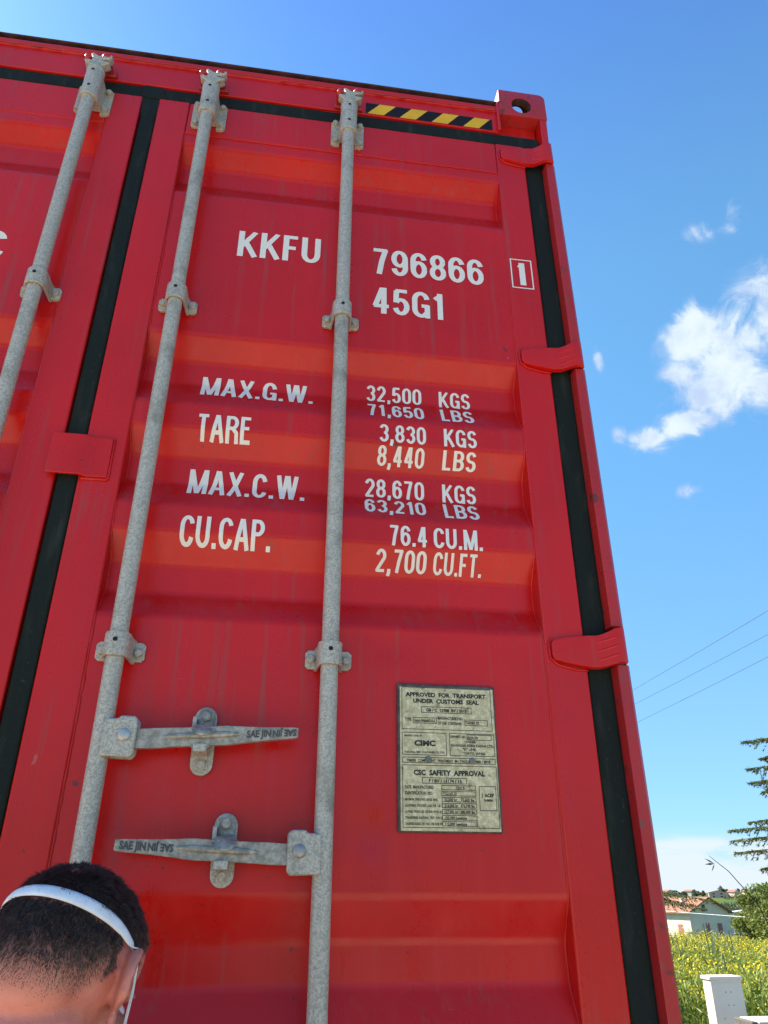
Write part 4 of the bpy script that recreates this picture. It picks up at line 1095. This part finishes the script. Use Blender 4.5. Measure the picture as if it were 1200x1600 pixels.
fld = quads_mesh('flower_meadow', np.concatenate(Ps), np.concatenate(As), np.concatenate(Bs), [M['stem'], M['stem2'], M['petal']], None, np.concatenate(Ms))
tag(fld, 'dense field of yellow flowering weeds beyond the yard', 'flowers', kind='stuff')

# long grey-green reed blades standing out of the field
M['reed'] = leaf_mat('reed_blades', (.12, .18, .085), (.24, .30, .16), sc=2)
def reed(az_, dist, h, nb, lean_, label, name='reed_clump', spread=.5):
    b0 = at(az_, dist); b0.z = terrain(b0.x, b0.y) - .02
    root = empty(name, b0, label, 'reed', 'reeds standing in the flower field')
    for k in range(nb):
        q = random.uniform(0, 6.28); hh = h * random.uniform(.7, 1.05); dx, dy = math.cos(q) * spread * random.uniform(.3, 1), math.sin(q) * spread * random.uniform(.3, 1)
        g = MB(); P = [Vector((dx * .1, dy * .1, 0)), Vector((dx * .35, dy * .35, hh * .6)), Vector((dx * .75, dy * .75, hh)), Vector((dx * 1.3, dy * 1.3, hh * (1.0 - .18)))]
        sdv = Vector((-dy, dx, 0)).normalized()
        W = [.008, .013, .010, .001]; vs = []
        for p, w_ in zip(P, W): vs += [p - sdv * w_, p + Vector((0, 0, -.004)), p + sdv * w_]
        g.add(vs, [(3 * i + k_, 3 * i + k_ + 1, 3 * i + k_ + 4, 3 * i + k_ + 3) for i in range(3) for k_ in range(2)]); g.build('blade', M['reed'], root, smooth=60)
    return root
reed(27.35, 21, 1.45, 7, 0, 'pale reed clump in the field before the white house wall')
reed(29.0, 21.5, 1.35, 6, 0, 'pale reed clump in the field before the grey gable of the house')
reed(29.9, 16.0, .95, 7, 0, 'low reed clump right behind the white utility cabinet')
reed(30.4, 22, 1.2, 6, 0, 'pale reed clump in the field before the olive bush')
# a leaning cane with a few leaves at its tip
b0 = at(33.4, 27); b0.z = terrain(b0.x, b0.y)
tip = at(29.85, 26, 2.75); root = empty('cane_stalk', b0, 'bare leaning cane with two leaves at its tip against the sky', 'cane')
tl = tip - b0; g = MB(); pts = [Vector((0, 0, 0)), tl * .4 + Vector((.1, 0, .55)), tl * .75 + Vector((.05, 0, .35)), tl * .92 + Vector((0, 0, .12)), tl]
g.tube(pts, [.02, .016, .012, .009, .005], 8); g.build('stem', M['bark'], root)
for dx, dz in ((-.32, -.02), (-.14, -.22), (-.30, .14)):
    g = MB(); p = tl * .93; q = p + Vector((dx, 0, dz)); sdv = Vector((0, .01, .028)); md_ = p.lerp(q, .45)
    g.add([p, md_ + sdv, q, md_ - sdv], [(0, 1, 2, 3)]); g.build('leaf', M['leaf_dark'], root, smooth=0)

# bushes at the far edge of the field
def ground_at(az_, d_, dz=0.):
    p = at(az_, d_); p.z = terrain(p.x, p.y) + dz; return p
bushy('olive_bush', ground_at(32.45, 58), 4.45, 4.3, 13000, .10, M['leaf_olive'], 'broad olive green bush right of the white house', trunk=.05, seed=3, cat='bush', clumps=40)
bushy('olive_bush', ground_at(34.0, 50), 3.6, 4.4, 9000, .11, M['leaf_olive'], 'low shaggy bush at the right edge of the field', trunk=.05, seed=5, cat='bush', clumps=34)
bushy('leafy_tree', ground_at(33.3, 66), 6.0, 4.6, 12000, .13, M['leaf_light'], 'bright green leafy tree rising behind the olive bush', trunk=.2, seed=8, clumps=34)
bushy('olive_bush', ground_at(31.15, 110), 4.2, 5.0, 4000, .17, M['leaf_dark'], 'small dark bush beside the shaded gable of the house', trunk=.05, seed=9, cat='bush', clumps=24)
bushy('olive_bush', ground_at(25.2, 120), 6.2, 6.0, 5000, .18, M['leaf_dark'], 'dark bush hidden mostly behind the container edge', trunk=.05, seed=10, cat='bush', clumps=24)


# cedars: tiers of level boughs hung with needle sprays
def bough(mbw, Pn, An, Bn, p0, p1, droop, dens=1., wid=.5):
    p0, p1 = Vector(p0), Vector(p1); L = (p1 - p0).length; dv = (p1 - p0).normalized(); sdv = dv.cross(Vector((0, 0, 1))).normalized()
    K = 9; pts = [p0.lerp(p1, i / K) + Vector((0, 0, droop * math.sin(math.pi * i / K) - droop * .35 * (i / K) ** 2)) for i in range(K + 1)]
    mbw.tube(pts, [max(.004, .010 * L * (1 - i / K * .92)) for i in range(K + 1)], 7)
    for i in range(1, K * 4 + 1):
        f_ = i / (K * 4); j = min(K - 1, int(f_ * K)); p = pts[j].lerp(pts[j + 1], f_ * K - j)
        for sg in (1, -1):
            tl_ = wid * (.25 + .75 * math.sin(math.pi * min(1, f_ * .85 + .12))) * (1 - .55 * f_) * random.uniform(.5, 1.1)
            e = p + sdv * sg * tl_ + dv * tl_ * .55 + Vector((0, 0, -tl_ * random.choice((.1, .2, .35, .9, 1.3))))
            m_ = int((6 + 30 * tl_) * dens)
            for _ in range(m_):
                s_ = random.random() ** .8; c_ = p.lerp(e, s_) + Vector((0, 0, -.02 * random.random()))
                nd = (dv * .4 + sdv * sg * .5 + Vector((random.gauss(0, .5), random.gauss(0, .5), random.uniform(-1.0, .35)))).normalized(); ll = random.uniform(.035, .075)
                bn = nd.cross(Vector((random.gauss(0, 1), random.gauss(0, 1), random.gauss(0, 1)))).normalized() * .011
                Pn.append(c_ + nd * ll * .5); An.append(nd * ll); Bn.append(bn)


def cedar(base, h, label, boughs, extra=14, seed=1, top_r=.5, bot_r=2.4):
    random.seed(seed); root = empty('cedar_tree', base, label, 'tree', 'cedars beside the yard')
    wd_ = MB(); Pn, An, Bn = [], [], []
    wd_.tube([(0, 0, -.3), (.03, 0, h * .5), (0, .02, h)], [h * .022, h * .014, .02], 12)
    for (z0, tipv, dr) in boughs: bough(wd_, Pn, An, Bn, (0, 0, z0), tipv, dr, 1.6, .48)
    for i in range(extra):
        z = h * (.16 + .8 * i / extra); q = i * 2.4 + .6; r_ = bot_r + (top_r - bot_r) * (i / extra); bough(wd_, Pn, An, Bn, (0, 0, z), (math.cos(q) * r_, math.sin(q) * r_, z + .1 - .15 * r_), .12, .7, .5)
    wd_.build('trunk', M['bark'], root); quads_mesh('foliage', np.array(Pn), np.array(An), np.array(Bn), M['needle'], root)
    return root
cb = at(37.3, 24); cb.z = terrain(cb.x, cb.y)
def tipat(px, py, d_):
    """tip of a bough, given as a compass bearing and height seen from the yard"""
    dv = F * 1169 + R2 * (px - 600) + U2 * (800 - py); k = d_ / math.hypot(dv.x, dv.y); p = CAM + dv * k; return tuple(p - cb)
bl = []
for (px, py, d_) in ((1160, 1158, 23.6), (1188, 1184, 24.3), (1168, 1200, 23.4), (1172, 1222, 23.9), (1192, 1236, 24.6), (1172, 1283, 23.5), (1140, 1296, 23.2), (1143, 1312, 23.7), (1150, 1331, 23.4), (1190, 1356, 24.2), (1176, 1388, 23.6)):
    tv = tipat(px, py, d_); bl.append((tv[2] + .05, tv, .05))
cedar(cb, 7.2, 'dark cedar whose level boughs reach in from the right edge of the view', bl, 14, 4, .3, 1.5)
cb = at(22.6, 30); cb.z = terrain(cb.x, cb.y)
bl = []
for (px, py, d_) in ((1112, 1405, 29.0), (1085, 1412, 29.4), (1070, 1398, 29.8), (1100, 1418, 28.8)):
    tv = tipat(px, py, d_); bl.append((tv[2] + .25, tv, .10))
cedar(cb, 4.6, 'cedar behind the container with one bough crossing the house roof', bl, 8, 6, .3, 1.2)
random.seed(21)

# ------------------------------------------------------------------ cabinet and low wall at the edge of the yard
M['cab'] = plain('white_cabinet_plastic', (.80, .73, .62), .5, var=.05, scale=3)
cp = at(28.62, 9.0); cx, cy = cp.x, cp.y; ct = CAM.z - 9.0 * math.tan(R(4.43))
cab = empty('utility_cabinet', (cx, cy, 0), 'white box shaped utility cabinet at the edge of the flower field', 'cabinet')
gz = terrain(cx, cy)
g = MB(); g.box(.012, .333, .012, .158, gz - .02, ct - .030); g.build('housing', M['cab'], cab, bevel=.006)
g = MB(); g.prism([(.0, ct - .030), (.002, ct - .004), (.012, ct), (.333, ct), (.343, ct - .004), (.345, ct - .030)], 'y', .0, .170); g.build('lid', M['cab'], cab, bevel=.004)
g = MB(); g.box(.030, .315, .0085, .0125, gz + .10, ct - .055); dr_ = g.build('door', M['cab'], cab, bevel=.003)
g = MB()
scm = plain('grey_screw', (.35, .35, .35), .5)
for x, z in ((.15, ct - .13), (.205, ct - .13), (.16, ct - .235), (.215, ct - .235), (.10, ct - .34)):
    g = MB(); g.prism([(x + .006 * math.cos(R(a)), z + .006 * math.sin(R(a))) for a in range(0, 360, 45)], 'y', .0055, .009); g.build('screw', scm, dr_)
wp = at(29.80, 8.35); wt = CAM.z - 8.35 * math.tan(R(6.45))
wl = empty('low_wall', (wp.x, wp.y, 0), 'low rendered wall with a pale coping in front of the white cabinet', 'wall')
M['render'] = plain('weathered_render', (.36, .34, .30), .9, var=.3, scale=5, bmp=.4, bscale=40, bdist=.006)
M['coping'] = plain('pale_coping', (.52, .50, .44), .85, var=.22, scale=9, bmp=.3, bscale=50, bdist=.004)
g = MB(); g.box(.035, 7.0, -.20, .035, -.1, wt - .055); g.build('wall', M['render'], wl, smooth=0)
g = MB(); g.box(.055, 7.03, -.235, .060, wt - .055, wt); g.build('coping', M['coping'], wl, bevel=.01)
g = MB(); g.box(.0, .054, -.225, .05, -.1, wt - .004); g.build('wall_end', plain('dark_wall_end', (.12, .115, .10), .9, var=.4, scale=12), wl, bevel=.006)  # darker block closing the left end of the wall

# ------------------------------------------------------------------ overhead wires on their poles
pole_m = plain('grey_concrete_pole', (.28, .27, .26), .85)
PA, PB = at(17.0, 64), at(58.0, 34)
for P_, lab in ((PA, 'tall concrete pole carrying the wires behind the container'), (PB, 'tall concrete pole carrying the wires beyond the cedar')):
    P_.z = terrain(P_.x, P_.y); rt_ = empty('utility_pole', P_, lab, 'pole', 'poles carrying the overhead wires')
    hh = 16.2 - P_.z; g = MB(); g.tube([(0, 0, -.5), (0, 0, hh)], [.17, .10], 14); g.build('shaft', pole_m, rt_)
    g = MB(); g.box(-.05, .05, -.05, .05, hh - 3.3, hh - .1); g.box(-.6, .6, -.05, .05, hh - .35, hh - .25); g.build('crossarm', pole_m, rt_)
wire_m = plain('dark_blue_grey_wire', (.05, .06, .075), .6)
def wire(a1, e1_, a2, e2_, d1, label, rad, m_, grp):
    """a wire through two sight bearings, level-strung and carried on past both"""
    q1 = azel_dir(a1, e1_); q2 = azel_dir(a2, e2_); p1 = CAM + q1 * (d1 / math.cos(R(e1_)))
    z1 = p1.z; d2 = (z1 - CAM.z) / math.tan(R(e2_)); p2 = CAM + q2 * (d2 / math.cos(R(e2_)))
    dv = p2 - p1; pts = [p1 + dv * s_ + Vector((0, 0, .10 * (s_ - .5) ** 2)) for s_ in np.linspace(-1.6, 2.0, 24)]
    g = MB(); c_ = pts[0].copy(); g.tube([p - c_ for p in pts], rad, 6); o_ = g.build('overhead_wire', m_); o_.location = c_; tag(o_, label, 'wire', grp)
wire(36.64, 17.38, 26.76, 13.05, 40, 'uppermost of three thin overhead wires crossing the blue sky', .011, wire_m, 'overhead wires')
wire(36.28, 15.83, 26.74, 12.08, 41, 'middle one of three thin overhead wires crossing the blue sky', .011, wire_m, 'overhead wires')
wire(35.95, 14.37, 26.78, 10.86, 42, 'lowest of three thin overhead wires crossing the blue sky', .011, wire_m, 'overhead wires')
g = MB(); pts = [at(24, 60, .95), at(28.1, 58, .69), at(32.2, 56, .48), at(36, 54, .55)]; c_ = pts[0].copy(); g.tube([p - c_ for p in pts], .022, 6)
o_ = g.build('overhead_wire', plain('pale_wire', (.6, .6, .6), .6)); o_.location = c_; tag(o_, 'pale wire strung low across the house gable and the bush', 'wire')

# ------------------------------------------------------------------ houses
M['wall_white'] = plain('white_house_wall', (.64, .55, .43), .9, var=.06, scale=.5)
M['wall_cream'] = plain('cream_house_wall', (.60, .52, .40), .9, var=.06, scale=.5)
M['wall_pink'] = plain('pink_house_wall', (.55, .36, .30), .9, var=.06, scale=.5)
M['tiles'] = plain('terracotta_tiles', (.26, .115, .07), .85, var=.3, scale=2.5)
M['shutter'] = plain('red_brown_shutter', (.30, .13, .11), .7)
M['pane'] = plain('dark_window', (.02, .022, .025), .2)
M['sheet'] = plain('pale_roof_sheet', (.62, .63, .65), .6, var=.1, scale=.4)


def gable_house(base, W, D, he_, hr, rz, label, wallm, roofm, group=None, wins=(), chim=True, cat='house', name='house', over=.5):
    root = empty(name, base, label, cat, group, rz)
    g = MB(); g.prism([(0, -1.5), (W, -1.5), (W, he_), (W / 2, hr), (0, he_)], 'y', 0, D); g.build('wall', wallm, root, smooth=0)
    g = MB(); sl__ = (hr - he_) / (W / 2); e = over
    top = [(-e, he_ - e * sl__ + .02), (W / 2, hr + .02), (W + e, he_ - e * sl__ + .02)]; th_ = .22
    g.prism(top + [(x, z + th_) for x, z in top[::-1]], 'y', -e, D + e); rf = g.build('roof', roofm, root, smooth=0)
    if chim:
        for (fx, fy) in ((.28, .35), (.80, .2)):
            zc = he_ + (hr - he_) * (1 - abs(fx - .5) * 2); cg = MB(); cg.box(W * fx - .3, W * fx + .3, D * fy - .3, D * fy + .3, zc - .2, zc + 1.1); cg.build('chimney', wallm, rf, smooth=0)
    for (face, u0, u1, z0, z1, mt) in wins:
        g = MB()
        if face == 'g': g.box(u0, u1, -.06, .05, z0, z1)
        else: g.box(-.06, .05, u0, u1, z0, z1)
        g.build('window' if mt is M['pane'] else 'shutter', mt, root, smooth=0)
    return root


hp = ground_at(28.07, 165); hb_z = hp.z
hs_ = gable_house(hp, 8.9, 12.5, -1.0 - hb_z, 1.2 - hb_z, R(11.5), 'white two storey house with a terracotta gable roof beyond the yellow field', M['wall_white'], M['tiles'], None,
    [('g', 3.1, 3.75, -.95 - hb_z, .15 - hb_z, M['pane']), ('g', 3.35, 4.15, -5.1 - hb_z, -2.9 - hb_z, M['shutter']), ('g', 6.0, 7.0, -5.7 - hb_z, -2.9 - hb_z, M['shutter']),
     ('l', 2.2, 3.5, -5.2 - hb_z, -3.1 - hb_z, M['shutter']), ('l', 7.0, 8.3, -5.2 - hb_z, -3.1 - hb_z, M['shutter']), ('l', 1.2, 2.2, -7.4 - hb_z, -6.6 - hb_z, M['pane']), ('l', 6.2, 8.4, -7.4 - hb_z, -6.6 - hb_z, M['pane'])], over=.7)
g = MB(); g.box(.2, 10.3, -1.9, -.02, -6.05 - hb_z, -5.85 - hb_z); g.box(.3, .55, -1.85, -1.6, -9 - hb_z, -6.05 - hb_z); g.box(9.9, 10.2, -1.85, -1.6, -9 - hb_z, -6.05 - hb_z); g.box(.3, 10.2, -1.87, -1.80, -5.85 - hb_z, -5.1 - hb_z)
g.build('balcony', plain('grey_balcony', (.30, .28, .26), .9), hs_, smooth=0)
g = MB(); g.box(8.95, 9.5, -.0, 3, -8 - hb_z, -2.2 - hb_z); g.build('side_wing', M['wall_white'], hs_, smooth=0)
wh = ground_at(30.35, 260); gable_house(wh, 26, 16, -2.9 - wh.z, -1.3 - wh.z, R(-32), 'long white shed with a low pale roof behind the house', M['wall_white'], M['sheet'], None, (), False, 'shed', 'farm_shed')
far = [(26.9, 1150, 13, 10, 6.5, 9, 'wall_white', 'tiles', 'white far house on the ridge just beside the container edge'), (29.45, 1120, 22, 12, 6, 8.5, 'wall_pink', 'tiles', 'long pink house with a red roof on the far ridge'),
       (30.95, 1130, 14, 10, 6, 8.5, 'wall_cream', 'tiles', 'cream coloured house under dark trees on the far ridge'), (31.55, 1100, 12, 10, 7.5, 9.5, 'wall_white', 'tiles', 'tall white house on the far ridge above the shed'),
       (32.2, 1125, 15, 10, 6.5, 9, 'wall_pink', 'tiles', 'small pink house on the far ridge near the bright green tree'), (28.4, 1180, 16, 10, 6, 8, 'wall_cream', 'tiles', 'low cream house on the far ridge above the terracotta roof')]
for i, (a_, d_, W, D, h1, h2, wm, rm_, lab) in enumerate(far):
    p = ground_at(a_, d_); gable_house(p, W, D, h1, h2, R([15, -25, 30, -10, 20, 40][i]), lab, M[wm], M[rm_], 'houses on the far ridge',
        [('g', W * .2, W * .3, 1, 2.4, M['pane']), ('g', W * .6, W * .72, 1, 2.4, M['pane']), ('g', W * .2, W * .3, 4, 5.4, M['pane']), ('g', W * .6, W * .72, 4, 5.4, M['pane'])], False)
spec = [(27.4, 1160, 9, 11), (27.9, 1140, 8, 12), (28.7, 1150, 9, 13), (29.1, 1170, 7, 10), (30.25, 1140, 13, 15), (30.55, 1160, 11, 13), (31.2, 1165, 10, 14), (31.9, 1150, 9, 12), (32.6, 1160, 11, 14), (26.4, 1150, 10, 12), (33.1, 1150, 9, 12)]
lbs = ['leftmost round tree on the far ridge near the container', 'small round tree on the far ridge above the roof tiles', 'broad round tree left of the long pink house on the ridge', 'low round tree beside the long pink house on the ridge', 'tallest dark tree standing on the far ridge', 'second tall dark tree right of the tallest on the ridge',
       'broad tree behind the tall white ridge house', 'round tree between the white and the pink ridge house', 'broad tree right of the small pink ridge house', 'round ridge tree hidden behind the container edge', 'ridge tree hidden behind the bright green tree']
for i, (a_, d_, h, w_) in enumerate(spec):
    bushy('ridge_tree', ground_at(a_, d_), h, w_, 420, 1.0, M['leaf_far'], lbs[i], 'trees on the far ridge', trunk=.1, seed=40 + i, clumps=12)
# scattered scrub that covers the slope below the ridge
q = 2600; aa = np.radians(rng.uniform(23, 36, q)); dd = rng.uniform(560, 1180, q)
sxx = CAM.x + dd * np.sin(aa); syy = CAM.y + dd * np.cos(aa); pat = np.sin(sxx * .02 + syy * .011) + np.sin(syy * .017 - sxx * .009); kk = pat > .15
sxx, syy = sxx[kk], syy[kk]; c0 = np.array([(x, y, terrain(x, y) + 1.6) for x, y in zip(sxx, syy)])
PP = np.repeat(c0, 14, 0) + rng.normal(size=(len(c0) * 14, 3)) * [2.6, 2.6, 1.3]; A_ = unit(len(PP)) * 1.1; B_ = np.cross(A_, unit(len(PP))) * .7
tag(quads_mesh('hillside_scrub', PP, A_, B_, M['leaf_far']), 'green scrub covering the slope below the far ridge', 'scrub', kind='stuff')
